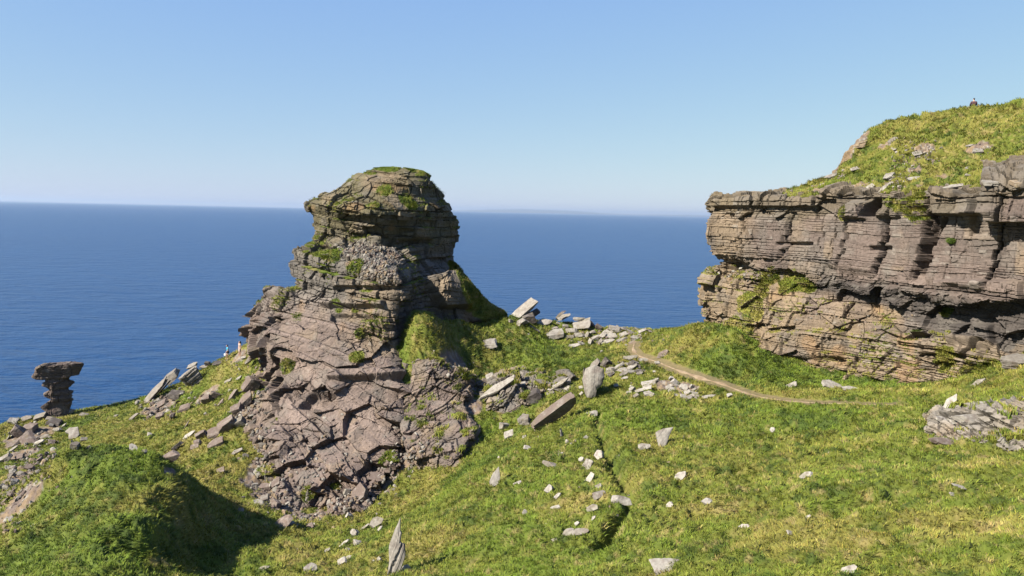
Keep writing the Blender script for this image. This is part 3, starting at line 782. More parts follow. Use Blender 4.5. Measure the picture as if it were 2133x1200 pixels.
V, N, bare, HC, hpy = HILL_G
nh = 120000
i = rng.integers(0, V.shape[0] - 1, nh); j = rng.integers(0, V.shape[1] - 1, nh); u = rng.random(nh); v = rng.random(nh)
C = bil(V, i, j, u, v); Nn = nrm(bil(N, i, j, u, v)); dist = np.linalg.norm(C, axis=1)
keep = (bil(bare, i, j, u, v) < .4) & (dist < 88)
blades('grass', C[keep], Nn[keep], bil(HC, i, j, u, v)[keep], np.clip(.0026 * dist[keep] + .02, .1, .2), 6)
for (V, N, gm, gcol), n, sd in ((CRAG_G, 26000, 7), (CLIFF_G, 16000, 8)):
    w = np.argwhere(gm > .5); w = w[rng.integers(0, len(w), n)]
    C = V[w[:, 0], w[:, 1]]; k = C @ FW < 82
    blades('grass', C[k], nrm(N[w[:, 0], w[:, 1]] + [0, 0, .5])[k], gcol[w[:, 0], w[:, 1]][k], np.where(C[k][:, 2] > 2.5, .10, .16), sd, per=3)

# ------------------------------------------------------------------ loose rocks
_CUBE = {}


def cube_grid(n):
    if n in _CUBE: return _CUBE[n]
    t = np.linspace(-1, 1, n + 1); a, b = np.meshgrid(t, t, indexing='ij'); V = []; Q = []
    for ax in range(3):
        for s in (-1, 1):
            p = np.zeros((n + 1, n + 1, 3)); p[..., ax] = s; p[..., (ax + 1) % 3] = a; p[..., (ax + 2) % 3] = b
            q = grid_quads(n + 1, n + 1) + len(V) * (n + 1) ** 2
            V.append(p.reshape(-1, 3)); Q.append(q if s > 0 else q[:, ::-1])
    V = np.concatenate(V); Q = np.concatenate(Q)
    _, first, inv = np.unique(np.round(V * 1e4).astype(int), axis=0, return_index=True, return_inverse=True)
    _CUBE[n] = (V[first], inv.reshape(-1)[Q]); return _CUBE[n]


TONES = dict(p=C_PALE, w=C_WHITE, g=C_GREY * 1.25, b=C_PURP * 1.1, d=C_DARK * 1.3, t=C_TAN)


def rock_geo(h, kind, seed, n, tone):
    r = np.random.default_rng(seed); D, Q = cube_grid(n)
    pl = []
    if kind in ('slab', 'strat'):
        for s in (-1, 1): pl.append((np.array([r.normal(0, .05), r.normal(0, .08), s]), 1.0))
        k = r.integers(5, 8); a0 = r.uniform(0, 6)
        for q in range(k):
            a = a0 + (q + r.uniform(-.25, .25)) * 2 * math.pi / k
            pl.append((np.array([math.cos(a), math.sin(a), r.normal(0, .12)]), r.uniform(.8, 1.05)))
    elif kind == 'block':
        for ax in range(3):
            for s in (-1, 1):
                q = r.normal(0, .13, 3); q[ax] = s; pl.append((q, r.uniform(.88, 1.02)))
        for _ in range(5):
            q = r.normal(0, 1, 3); q /= np.linalg.norm(q); pl.append((q, r.uniform(1.0, 1.35)))
    elif kind == 'beam':
        for ax in range(3):
            for s in (-1, 1):
                q = r.normal(0, .05, 3); q[ax] = s; pl.append((q, 1.0))
        pl.append((np.array([.7, 0, .7]), 1.28)); pl.append((np.array([-.75, .3, .6]), 1.3)); pl.append((np.array([.8, -.5, -.3]), 1.25))
    elif kind == 'shard':
        for s in (-1, 1): pl.append((np.array([0, r.normal(0, .1), s]), 1.0))
        pl += [(np.array([0, -1, 0.1]), .9), (np.array([-1, 0, 0]), 1), (np.array([.42, .91, 0]), .62), (np.array([.35, -.93, 0]), .86), (np.array([1, .1, 0]), 1.0)]
    else:
        for q in range(15):
            q = r.normal(0, 1, 3); q /= np.linalg.norm(q); pl.append((q, r.uniform(.72, 1.0)))
    R = np.full(len(D), 9.0)
    for q, d in pl:
        e = D @ q; R = np.where(e > .02, np.minimum(R, d / np.maximum(e, .02)), R)
    V = D * np.minimum(R, 1.6)[:, None]
    h = np.asarray(h, float)
    step = .13 if kind in ('strat', 'beam') else .22
    li = np.floor((V[:, 2] + 1) * h[2] / step).astype(int)
    quad = (np.floor(np.arctan2(V[:, 1], V[:, 0]) * 1.3 + 9)).astype(int)
    am = dict(slab=.07, strat=.24, beam=.05, block=.05, shard=.05).get(kind, .02)
    V[:, :2] *= (1 + am * (hsh(li, quad, seed) - .6))[:, None]
    W = V * h; m = h.min()
    W = W * (1 + (.10 * fbm3(W + seed, .9 / max(h.mean(), .1), seed, 3)))[:, None]
    W = W + .05 * min(m, .6) * fbm3(W + seed, 3.2 / max(m, .12), seed + 1, 2)[:, None] * nrm(W)
    base = TONES[tone]
    c = base * (.85 + .3 * hsh(li, seed=seed + 3))[:, None]
    pn = fbm3(W + 3.3 * seed, 1.1 / max(min(m, .7), .12), seed + 5, 3)
    c = mixc(c, C_PURP if tone not in 'd' else C_DARK, .6 * sstep(.05, .45, pn))
    c = mixc(c, C_WHITE, (.75 if tone in 'pw' else .3) * sstep(.02, .35, -pn) * (V[:, 2] > -.5))
    c = mixc(c, C_LICH, .4 * sstep(.2, .5, fbm3(W - seed, 2.0, seed + 7, 2)))
    return W, Q, c


ROCKN = [0]


def rock(px, py, w, h, ang=0, tilt=35, kind='block', tone='p', label=None, group=None, dep=.8, n=None, name='rock', thick=None, sink=-.16, depth=None, cat='rock'):
    """a stone centred at a pixel; w,h its size on the photo in px; ang its slope in the picture; tilt how far its top turns to us"""
    ROCKN[0] += 1; seed = 300 + ROCKN[0] * 7
    d = depth if depth else depth_at(min(max(px, 4), 2128), min(py + .42 * h * abs(math.cos(math.radians(ang))) + .2 * w * abs(math.sin(math.radians(ang))), 1194))
    k = d / F_PX; W = w * k * .95; H = h * k * .95
    t = math.radians(tilt)
    De = W * dep if kind not in ('slab', 'strat') else max(H * 1.0, W * dep * .8)
    if thick: Th = thick * k
    else: Th = max((H - De * math.sin(t)) / max(math.cos(t), .2), .35 * H)
    De = min(De, max((H - Th * math.cos(t)) / max(math.sin(t), .15), .5 * H)) if tilt > 20 else De
    a = math.radians(ang)
    ex = RT * math.cos(a) + UP * math.sin(a); e2 = -RT * math.sin(a) + UP * math.cos(a)
    ez = e2 * math.cos(t) - FW * math.sin(t); ey = np.cross(ez, ex)
    if n is None: n = 7 if max(w, h) < 16 else (12 if max(w, h) < 40 else 22)
    V, Q, c = rock_geo((W / 2, De / 2, Th / 2), kind, seed, n, tone)
    o = mesh_np(name, V, Q, M_STONE, c)
    pos = P(px, py, d + (.12 - sink) * De)
    M = Matrix([[ex[0], ey[0], ez[0], pos[0]], [ex[1], ey[1], ez[1], pos[1]], [ex[2], ey[2], ez[2], pos[2]], [0, 0, 0, 1]])
    o.matrix_world = M
    return put(o, label, cat, group)
def outline_rock(pts, thick, tone, label, ga=60, back=10, groove=.03):
    """a slab of given outline with real thickness, leaning back, faces broken by splitting grooves"""
    ROCKN[0] += 1; seed = 300 + ROCKN[0] * 7
    A = np.array(pts, float); ctr = A.mean(0); d = depth_at(min(max(ctr[0], 4), 2128), min(A[:, 1].max() - 2, 1194)); k = d / F_PX
    q = (A - ctr) * [1, -1] * k
    D, Q = cube_grid(26)
    rho = np.maximum(np.abs(D[:, 0]), np.abs(D[:, 1])); th = np.arctan2(D[:, 1], D[:, 0])
    c, s = np.cos(th), np.sin(th); R = np.full(len(D), 1e3)
    for i in range(len(q)):
        p0, p1 = q[i], q[(i + 1) % len(q)]; e = p1 - p0
        den = c * e[1] - s * e[0]; den = np.where(np.abs(den) < 1e-9, 1e-9, den)
        t = (p0[0] * e[1] - p0[1] * e[0]) / den; u = (p0[0] * s - p0[1] * c) / (e[1] * c * 0 + (c * e[1] - s * e[0]) + 1e-12)
        ok = (t > 0) & (u > -.001) & (u < 1.001); R = np.where(ok, np.minimum(R, t), R)
    R = np.where(R > 1e2, np.median(R), R)
    T_ = thick * k / 2
    X = rho * R * c; Y = rho * R * s
    zt = D[:, 2] * T_ * (1 - .35 * rho ** 3)
    W = np.stack([X, Y, zt], -1)
    g = math.radians(ga); w = (-X * math.sin(g) + Y * math.cos(g))
    li = np.floor((w + .03 * fbm3(W, 3, seed, 2)) / .11).astype(int)
    W[:, 2] += np.sign(D[:, 2]) * (groove * 1.6 * (hsh(li, seed=seed) - .5)) * (np.abs(D[:, 2]) > .5)
    W = W + nrm(W) * (.05 * fbm3(W + seed, 2.2, seed + 2, 3))[:, None]
    col = TONES[tone] * (.92 + .16 * hsh(li, seed=seed + 1))[:, None]
    pn = fbm3(W * [1, 1, 1], 2.4, seed + 5, 3)
    col = mixc(col, C_PURP, .55 * sstep(.05, .4, pn)); col = mixc(col, C_WHITE, .6 * sstep(.05, .4, -pn))
    o = mesh_np('rock', W, Q, M_STONE, col)
    b = math.radians(back); ex = RT; ez = -FW * math.cos(b) + UP * math.sin(b); ey = np.cross(ez, ex)
    pos = P(ctr[0], ctr[1], d + .1 * T_)
    o.matrix_world = Matrix([[ex[i], ey[i] / max(math.cos(b), .5), ez[i], pos[i]] for i in range(3)] + [[0, 0, 0, 1]])
    return put(o, label, 'rock')


# ------------------------------------------------------------------ broken outcrop right of the crag
OC = [
 row((868,752,71.5),(884,748,70.4),(905,752,69.7),(930,768,69.3),(952,775,69.4),(975,772,70.2),(990,780,72)),
 row((866,772,70.6),(884,780,69.0),(905,790,68.3),(930,806,68.2),(955,800,68.5),(975,800,69.3),(994,806,71.5)),
 row((868,800,69.5),(884,808,68.4),(905,820,67.9),(930,828,67.4),(955,824,67.6),(975,822,68.2),(988,826,70.5)),
 row((858,828,68.5),(880,838,67.2),(905,848,66.6),(930,852,66.0),(955,848,66.1),(972,846,66.7),(985,850,69)),
 row((850,856,67.2),(876,864,65.9),(905,874,65.2),(930,878,64.6),(958,872,64.2),(984,876,64.6),(1000,880,67.3)),
 row((850,884,65.6),(874,892,64.4),(905,902,63.6),(930,908,63.0),(958,904,62.5),(988,900,62.8),(1006,902,65.8)),
 row((852,915,64.2),(876,920,63.0),(905,930,62.2),(930,938,61.6),(952,938,61.3),(972,928,61.8),(992,920,64.5)),
 row((862,945,63),(884,948,61.8),(908,955,61),(928,962,60.5),(945,960,60.4),(958,950,61),(970,940,63)),
 row((866,1000,63),(886,1003,61.8),(908,1010,61),(928,1017,60.5),(945,1015,60.4),(958,1005,61),(970,995,63)),
]
def outcrop(OC, dz, dip, sd, label, gspots, big, nb, base_c):
    global wob
    net = []
    for r in OC:
        a = np.array(r); F = P(a[:, 0], a[:, 1], a[:, 2] + dz); l, q = F[0], F[-1]
        net.append(np.concatenate([F, [q + (l - q) * t + np.array([0, k, -.6]) for t, k in ((.15, 1.5), (.5, 2.6), (.85, 1.5))]]))
    net = np.array(net); ap = net[0].mean(0); net = np.concatenate([ap + (net[:1] - ap) * .03, net])
    G = upsample(net, .055, .065, wrap=True); N = grid_normals(G, True)
    if (N * (G - G.mean((0, 1)))).sum() < 0: N = -N
    for _ in range(4):
        N[1:-1] = N[:-2] + 2 * N[1:-1] + N[2:]; N = np.roll(N, 1, 1) + 2 * N + np.roll(N, -1, 1); N = nrm(N)
    V, tone = bedded(G, N, dip, sd, big=big, fine=1.15, joints=1.1, facet=.45 * big, rough=1.2, mean_big=.8, mean_fine=.2, cell=1.5)
    wob = fbm3(G, 1.1, sd + 16, 3)
    base = mixc(np.broadcast_to(base_c, G.shape), C_TAN, .7 * sstep(-.1, .5, fbm3(G, .5, 331, 2)))
    base = mixc(base, C_GREY, .5 * sstep(.1, .5, fbm3(G, .4, 333, 2)))
    col = rock_colour(G, tone, base, sd + 64)
    VN = grid_normals(V, True); VN *= np.sign((VN * N).sum(-1, keepdims=True))
    gm = np.maximum(near(G, gspots, wob), .7 * sstep(.88, 1.08, VN[..., 2] + .3 * wob)) * sstep(0, .35, VN[..., 2] + .2)
    gcol = grass_colour(V[..., 0], V[..., 1] + V[..., 2], V[..., 2], 67)
    col = mixc(col, gcol * .85, sstep(.4, .65, gm))
    put(mesh_np('rock_outcrop', V, grid_quads(*V.shape[:2], wrap=True)[:, ::-1], M_ROCK, col), label, 'outcrop')
    xx, yy, d3 = proj(V.reshape(-1, 3)); k3 = (d3 > 3) & (xx > 0) & (xx < 2133) & (yy > 0) & (yy < 1199)
    np.minimum.at(ZB, ((yy[k3] / 2).astype(int), (xx[k3] / 2).astype(int)), d3[k3])
    w = np.argwhere(gm > .55)
    if len(w):
        w = w[rng.integers(0, len(w), nb)]
        blades('grass', V[w[:, 0], w[:, 1]], nrm(VN[w[:, 0], w[:, 1]] + [0, 0, .5]), gcol[w[:, 0], w[:, 1]], np.full(len(w), .24), 9, per=2)


OC = [[(q[0] - (14 if i == 0 else 6 if i == 1 else 0), q[1], q[2]) for i, q in enumerate(r)] for r in OC]
outcrop(OC, -2.6, (-.42, -.15, .9), 307, 'broken brown outcrop of tilted layers between the tall crag and the grass slope', [(905, 765, 67.5, .8), (960, 785, 67, .7), (880, 890, 62.5, .7)], .8, 3000, C_PURP * 1.15)
OC2 = [
 row((990,800,71.5),(1020,790,71),(1060,770,71.5),(1100,775,71.5),(1140,780,71),(1170,775,70.5),(1200,785,70)),
 row((992,815,68.6),(1022,800,68.0),(1060,782,68),(1100,790,67.6),(1140,795,67.2),(1172,788,67),(1196,796,67.5)),
 row((994,838,67),(1020,830,66),(1058,815,65.8),(1098,820,65.6),(1130,818,65.6),(1165,806,65.8),(1190,812,66)),
 row((998,858,66),(1024,858,64.8),(1060,852,64.4),(1095,845,64.4),(1125,835,65),(1155,825,65.2),(1180,825,65.8)),
 row((1000,885,65.6),(1028,885,64.8),(1064,876,64.6),(1096,868,64.8),(1125,856,65.4),(1155,846,65.4),(1178,845,66)),
]
outcrop(OC2, -.25, (-.52, -.2, .83), 407, 'low outcrop of thin slabs tilted up to the right in the middle of the slope', [(1070, 800, 67, .8), (1130, 800, 66.5, .8), (1020, 815, 67, .5), (1095, 830, 65, .6), (1150, 815, 66, .7), (1045, 840, 65.2, .5)], .75, 5000, C_GREY * 1.1)
OC3 = [
 row((1938,866,42.5),(1965,858,41.6),(1995,851,41.0),(2030,846,40.3),(2065,843,39.8),(2100,841,39.2),(2160,836,38.4)),
 row((1944,864,40.3),(1968,856,39.8),(1995,854,39.4),(2030,852,38.8),(2065,850,38.2),(2100,850,37.6),(2160,848,36.8)),
 row((1945,886,39.3),(1966,882,38.9),(1996,886,38.3),(2030,894,37.6),(2066,902,37),(2100,908,36.4),(2160,918,35.5)),
 row((1940,915,38.6),(1964,922,37.9),(1996,922,37.5),(2030,920,36.9),(2066,926,36.3),(2100,932,35.7),(2160,946,34.8)),
 row((1940,950,38.8),(1964,957,38.1),(1996,957,37.7),(2030,955,37.1),(2066,961,36.5),(2100,967,35.9),(2160,981,35)),
]
outcrop(OC3, -1.1, (.16, -.1, .98), 507, 'grey stepped outcrop of thick slabs at the right photo edge under the cliff', [(1985, 862, 39.6, .5), (2010, 905, 37.4, .5), (2100, 868, 37.4, .5)], .55, 2500, C_PALE * .95)


# ------------------------------------------------------------------ every loose stone of the photograph
# px, py, w, h, slope, tilt, kind, tone, label [, extra]
R_ = [
 # headland by the pillar
 (133,857,46,16,8,45,'slab','p','broad pale slab lying at the foot of the dark pillar'),
 (29,877,13,24,80,15,'slab','w','pale upright slab at the seaward lip of the left headland'),
 (56,871,26,10,4,30,'slab','g','flat stone on the sea edge beside the pale upright slab'),
 (84,868,26,16,18,25,'block','g','grey block at the sea edge left of the pillar foot'),
 (102,872,14,11,0,30,'block','g','small grey stone under the left foot of the pillar'),
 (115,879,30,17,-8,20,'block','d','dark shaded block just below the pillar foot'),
 (107,886,7,12,75,20,'slab','p','thin pale edge stone leaning on the dark shaded block'),
 (61,893,34,22,12,20,'block','b','brown block with a dark overhung side in the left rock cluster'),
 (37,899,22,30,40,30,'block','b','brown rock at the outer left of the left rock cluster'),
 (55,913,38,24,-5,40,'boulder','b','largest rounded brown boulder of the left rock cluster'),
 (29,923,28,14,20,50,'slab','b','flat brown slab under the largest rounded brown boulder'),
 (18,910,22,5,58,20,'slab','p','thin pale blade of stone tilted against the left rock cluster'),
 (82,921,26,9,22,35,'slab','w','bright white slab with a shadowed right end on the left slope'),
 (108,921,11,23,82,30,'slab','b','narrow brown slab standing on end beside the bright white slab'),
 (93,909,24,8,18,35,'slab','g','thin grey slab sloping above the bright white slab'),
 (118,895,17,10,5,40,'slab','w','small white tabular stone above the curved pale slab'),
 (132,886,16,4,32,20,'slab','p','pale sliver of rock jutting beside the small white tabular stone'),
 (157,929,17,24,-15,25,'block','g','grey block with a hollow shadow beneath the curved pale slab'),
 (175,916,9,24,80,30,'slab','g','grey upright splinter right of the curved pale slab'),
 (185,932,13,13,10,40,'boulder','g','small grey boulder at the crest of the green mound'),
 (173,863,15,9,-6,30,'boulder','g','rounded grey stone alone in the green grass right of the pillar'),
 (26,936,25,9,33,35,'slab','p','split pale slab pointing uphill at the far left slope'),
 (16,953,17,16,40,20,'block','g','grey block with a black shaded face at the far left'),
 (41,952,18,16,20,50,'block','b','flat topped brown stone in the grass of the far left slope'),
 (60,973,16,15,-20,40,'block','b','brown stone above the scree patch on the left'),
 (83,957,12,12,35,30,'block','b','small brown stone at the shaded foot of the mound top'),
 (25,974,14,9,12,30,'block','g','low grey stone above the left scree'),
 (6,957,14,12,20,30,'block','p','pale stone cut by the left edge of the photo'),
 (30,1006,16,20,60,30,'block','p','pale block among the scree of the left gully'),
 (35,1030,18,20,50,30,'block','g','grey block at the bottom of the left scree'),
 (6,1015,12,16,60,30,'block','p','pale block low on the left edge of the photo'),
 (278,933,22,14,-25,45,'slab','w','white slab on the grass right behind the mound'),
 (299,941,14,10,25,45,'slab','p','small pale slab beside the white slab behind the mound'),
 (241,866,10,8,10,30,'boulder','p','small pale stone in the yellow grass below the saddle of the headland'),
 (279,868,30,9,35,30,'slab','g','grey slab with a dark notch on the upper left slope'),
 (312,905,8,14,70,30,'slab','p','small pale upright stone on the left slope'),
 # ridge
 (322,818,66,22,47,35,'strat','g','long pale beam of rock leaning along the ridge line'),
 (357,784,34,26,40,25,'block','g','grey headed block at the top end of the long leaning beam'),
 (341,808,44,9,48,15,'slab','d','thin dark slab propped beside the long leaning beam'),
 (398,786,42,42,35,20,'strat','g','big two sided ridge block with a pale left face'),
 (400,762,24,12,20,35,'slab','p','pale capstone on the big two sided ridge block'),
 (425,764,20,8,5,30,'slab','g','flat stone just right of the pale capstone'),
 (367,822,30,20,-8,25,'block','d','dark block on the slope below the big ridge block'),
 (433,757,11,10,0,15,'block','d','small black stone silhouetted on the ridge'),
 (455,756,22,10,4,20,'block','d','low dark stone on the ridge left of the person in blue'),
 (508,745,10,8,10,35,'block','p','small pale stone at the foot of the leaning pale slab'),
 (486,823,26,16,52,35,'slab','b','brown slab sticking out of the yellow slope below the ridge'),
 (431,832,18,22,20,35,'block','b','left of a pair of brown stones on the ridge slope'),
 (449,824,14,26,65,30,'block','b','tall right one of a pair of brown stones on the ridge slope'),
 (460,838,22,8,50,30,'slab','b','thin brown slab behind the pair of brown stones'),
 (497,788,13,7,30,40,'slab','p','small pale slab in yellow grass under the people'),
 (474,794,16,7,20,40,'block','p','low pale stone in yellow grass under the people'),
 (335,842,26,14,30,35,'block','b','brown stone at the head of the ridge scree'),
 (385,848,26,16,20,35,'block','b','wide brown stone at the right of the ridge scree'),
 (333,866,18,15,10,35,'block','b','brown stone at the foot of the ridge scree'),
 (359,866,16,18,40,35,'boulder','b','rounded brown stone right of the foot of the ridge scree'),
 (310,860,12,10,20,30,'boulder','b','brown stone left of the ridge scree'),
 # rib left of the crag
 (527,803,36,46,60,30,'block','b','tall brown block at the top of the rock rib left of the crag'),
 (513,835,34,30,35,25,'block','b','brown block with cracks second down the rock rib'),
 (493,853,26,24,20,30,'block','b','squarish brown block midway down the rock rib'),
 (472,884,44,34,30,30,'block','b','broad brown block in the middle of the rock rib'),
 (500,880,24,24,20,25,'block','g','grey block wedged beside the broad brown block'),
 (448,902,36,22,20,30,'block','b','brown block with crumbling top low on the rock rib'),
 (418,906,26,20,30,25,'block','b','brown block with dark recess near the foot of the rock rib'),
 (394,906,30,11,31,30,'slab','w','white layered slab above a dark hollow on the rock rib'),
 (412,922,14,14,20,30,'block','b','small brown block under the white layered slab'),
 (366,931,32,10,38,10,'slab','d','dark sloping slab below the white layered slab'),
 (388,886,24,6,55,20,'slab','b','thin brown spike of rock above the white layered slab'),
 (355,951,44,32,15,40,'boulder','b','big purple brown boulder at the foot of the rock rib'),
 (405,931,22,12,20,40,'block','b','low brown stone right of the big purple brown boulder'),
 (450,922,36,18,25,45,'block','b','flat brown stone bedded in the grass below the rock rib'),
 (508,980,16,15,20,25,'block','g','grey stone with a black shadow left of the crag foot'),
 (460,980,18,14,25,45,'block','b','brown stone sunk in dark grass left of the crag foot'),
 (494,940,26,10,25,35,'slab','g','grey slab by the left edge of the crag'),
 (544,985,36,24,10,30,'block','p','pale jointed block at the left foot of the crag'),
 (532,1000,20,14,-10,30,'block','g','grey block below the pale jointed block'),
 (552,1016,30,20,4,20,'strat','b','striped brown block under the crag foot'),
 (575,1008,24,20,30,35,'block','b','brown block right of the striped brown block'),
 (528,1012,12,14,70,25,'block','p','small pale block left of the striped brown block'),
 # bottom left of the crag
 (536,1048,34,14,-10,35,'slab','p','pale slab on the lip of the shadowed hollow'),
 (534,1066,20,24,-40,30,'block','p','jumbled pale block below the lip slab of the shadowed hollow'),
 (550,1040,22,20,20,30,'block','g','grey block behind the lip slab of the shadowed hollow'),
 (574,1053,22,30,70,45,'slab','b','brown leaf shaped slab below the crag foot'),
 (590,1088,46,30,28,50,'boulder','b','large smooth purple boulder in the grass below the crag'),
 (604,1092,20,10,32,40,'slab','p','pale sliver against the large smooth purple boulder'),
 (524,1112,27,7,6,45,'slab','g','flat grey stone left of the large smooth purple boulder'),
 (517,1128,7,8,20,40,'block','w','tiny white stone near the shadow edge'),
 (500,1063,10,16,-60,30,'slab','p','thin pale stone at the rim of the mound shadow'),
 (646,1098,18,16,30,45,'block','b','half buried brown stone below the crag rubble'),
 (750,1030,40,36,50,45,'slab','b','large purple slab at the lower right foot of the crag'),
 (724,1024,12,18,75,25,'block','p','small pale wedge beside a dark hole at the crag foot'),
 (780,1041,16,5,55,30,'slab','p','thin pale stone right of the large purple slab'),
 (727,1075,12,17,55,40,'block','w','bright white stone alone in the grass below the crag'),
 (732,1096,6,5,0,40,'block','w','tiny white stone under the bright white stone'),
 # near bottom
 (784,1089,32,22,22,50,'slab','p','pale tilted slab behind a dark green hollow'),
 (790,1102,18,6,52,30,'slab','w','white edge stone in front of the pale tilted slab'),
 (758,1099,32,5,35,30,'slab','p','thin pale slab running down from the pale tilted slab'),
 (739,1111,18,24,58,40,'slab','p','pale slab at the top of the broken stone arc'),
 (745,1132,12,24,70,30,'slab','p','pale upright slab on the right of the broken stone arc'),
 (717,1131,24,6,35,30,'slab','w','curved white stone on the left of the broken stone arc'),
 (725,1146,5,16,75,30,'slab','p','narrow white stone hanging below the broken stone arc'),
 (699,1132,14,5,28,35,'slab','w','small white sliver left of the broken stone arc'),
 (682,1146,15,6,28,35,'slab','p','second pale sliver further left of the broken stone arc'),
 (622,1145,11,7,15,40,'block','p','small pale stone in the grass under the purple boulder'),
 (712,1169,20,14,30,40,'block','w','larger white stone of a touching pair near the bottom'),
 (724,1162,18,7,25,40,'slab','w','white flat stone of a touching pair near the bottom'),
 (772,1165,8,5,0,40,'block','w','tiny white stone left of the tall standing slab'),
 (789,1165,11,9,45,40,'block','w','small white stone nearest the tall standing slab'),
 (778,1169,7,7,30,40,'block','p','tiny pale stone between two white stones by the tall standing slab'),
 (649,1188,27,27,0,30,'strat','p','striped pale boulder at the bottom left of the grass slope'),
 (548,1186,26,12,25,45,'slab','p','low lichen covered stone at the bottom of the lit hollow'),
 (659,1153,6,6,20,40,'block','w','tiny white stone at a grass fold near the bottom'),
 (848,1192,26,26,40,25,'slab','p','pale fin of rock at the base of the tall standing slab'),
 # middle grass slope
 (1234,861,22,14,0,45,'boulder','p','pale stone below the upright slab in mid slope'),
 (1053,888,14,28,80,30,'block','p','taller stone of a pale cracked pair under the slabs'),
 (1060,905,22,16,20,40,'block','w','lower stone of a pale cracked pair under the slabs'),
 (1092,910,9,6,10,40,'block','w','tiny white stone right of the pale cracked pair'),
 (1098,933,14,10,-20,40,'block','w','white pointed stone below the pale cracked pair'),
 (1040,952,9,4,40,30,'slab','w','white sliver left above the diamond stone'),
 (1079,1006,14,10,20,40,'boulder','w','white oval stone right of the diamond slab'),
 (1143,1019,21,18,48,45,'slab','w','pale slanted stone in the middle of the grass slope'),
 (1161,1033,19,8,42,35,'slab','w','white sliver just below the pale slanted stone'),
 (1168,947,13,8,15,40,'block','w','small white stone above the grass covered flat stone'),
 (1146,968,12,34,70,55,'slab','g','half grown over flat stone on the slope'),
 (1211,957,12,13,50,40,'slab','w','small white wedge beside a dark hole'),
 (1247,948,20,22,55,45,'slab','w','white rounded slab topmost of the central stone chain'),
 (1226,969,26,20,60,45,'block','p','grey spotted stone second in the central stone chain'),
 (1228,997,30,11,52,40,'slab','w','long white sliver third in the central stone chain'),
 (1247,1013,13,11,30,40,'block','p','small pale stone above the spotted grey stone'),
 (1252,1029,24,16,20,45,'boulder','g','spotted grey stone left above the round boulder'),
 (1290,1042,36,28,5,30,'boulder','p','round grey boulder beside the grassy ditch'),
 (1158,1057,20,9,12,40,'slab','w','white flat stone in the lower middle of the slope'),
 (1233,1058,28,16,25,45,'slab','p','pale broad stone left below the round boulder'),
 (1236,1079,14,6,50,35,'slab','w','white sliver under the pale broad stone'),
 (1093,1067,11,12,-20,45,'slab','p','square pale stone low on the slope'),
 (1202,1091,12,12,40,40,'block','w','white stone above the bottom pair of boulders'),
 (1139,1094,14,7,20,40,'block','w','white stone left above the bottom pair of boulders'),
 (1183,1110,28,12,15,40,'boulder','p','left boulder of the bottom pair'),
 (1206,1108,27,19,20,35,'boulder','g','right spotted boulder of the bottom pair'),
 (1155,1124,12,6,20,40,'block','w','low white stone below left of the bottom pair'),
 (1285,1074,8,5,0,40,'block','w','tiny white stone by the ditch below the round boulder'),
 (1340,931,20,15,15,45,'boulder','p','white patched stone left of the spotted triangular stone'),
 (1170,905,26,7,-80,20,'slab','p','thin upright pale splinter in the grass'),
 (1180,921,12,8,80,30,'block','p','small stone at the foot of the thin upright splinter'),
 (1222,911,13,8,-20,40,'block','w','pale stone right of the thin upright splinter'),
 (1395,1054,22,14,65,45,'slab','w','white wedge stone right of the ditch'),
 (1417,992,28,16,28,50,'slab','w','pale tilted slab right of the ditch'),
 (1473,1044,25,17,5,45,'boulder','w','white egg shaped stone right of the white wedge stone'),
 (1446,1066,18,9,15,40,'block','p','small pale stone below the white egg shaped stone'),
 (1388,963,18,4,0,45,'slab','t','thin tan stone flush with the grass'),
 # right grass slope
 (1610,896,12,11,40,40,'slab','w','small white stone half under a tussock on the right'),
 (1678,990,28,10,24,30,'slab','w','white slab with a dark underside on the right slope'),
 (1833,1004,15,17,70,40,'block','w','white pointed stone on the right slope'),
 (1828,1033,26,5,5,45,'slab','p','flat pale stone under the white pointed stone'),
 (1628,1068,26,8,30,40,'slab','w','pale narrow slab left of its twin low on the right slope'),
 (1680,1080,28,8,38,40,'slab','w','pale narrow slab right of its twin low on the right slope'),
 (1546,1102,30,18,18,45,'slab','w','white broad stone low on the right slope'),
 (1645,1110,14,11,-30,35,'block','p','dark bottomed small stone right of the white broad stone'),
 (1665,1132,11,6,10,40,'block','w','tiny pale stone below the dark bottomed small stone'),
 (1738,921,10,9,0,40,'block','p','small grey stone in the upper right slope'),
 (1729,944,9,6,10,40,'block','w','tiny white stone under the small grey stone'),
 (1997,1013,32,8,-20,40,'slab','w','upper stone of the arc of pale stones at far right'),
 (1984,1030,15,9,-28,40,'slab','p','lower stone of the arc of pale stones at far right'),
 (1974,1053,14,7,15,40,'block','p','pale stone below the arc of pale stones'),
 (1392,1188,62,36,6,40,'block','w','big white broken boulder cut by the bottom edge'),
 (1766,1192,34,26,30,40,'slab','w','left white boulder of the pair at the bottom right'),
 (1803,1194,20,22,-55,35,'slab','w','right white boulder of the pair at the bottom right'),
 (1832,1199,20,10,5,40,'block','p','low pale stone beside the bottom right pair of boulders'),
 (1438,828,10,6,0,40,'block','w','tiny white stone at the tip of the right rubble patch'),
 (1650,803,26,12,22,45,'slab','p','pale stone on the terrace under the cliff left of the long white one'),
 (1730,802,46,18,-14,45,'slab','w','long white stone lying under the cliff'),
 (1770,809,40,9,-4,40,'strat','w','low white ledge stone right of the long white stone'),
 (1520,823,13,11,10,25,'block','w','white cube shaped stone beside the path'),
 (1476,826,32,7,10,40,'slab','w','white flat bar of stone below the path'),
 # walls and upright slab in the middle
 (1221,800,74,10,-80,10,'slab','g','thin leaning plate against the tall upright slab'),
 (1240,758,30,14,48,30,'slab','g','pale wedge on top of the tall upright slab'),
 (1265,758,20,24,60,25,'block','d','dark headed wedge right of the pale wedge'),
 (1210,807,9,7,10,40,'block','p','small pale stone in the dark gap left of the upright slab'),
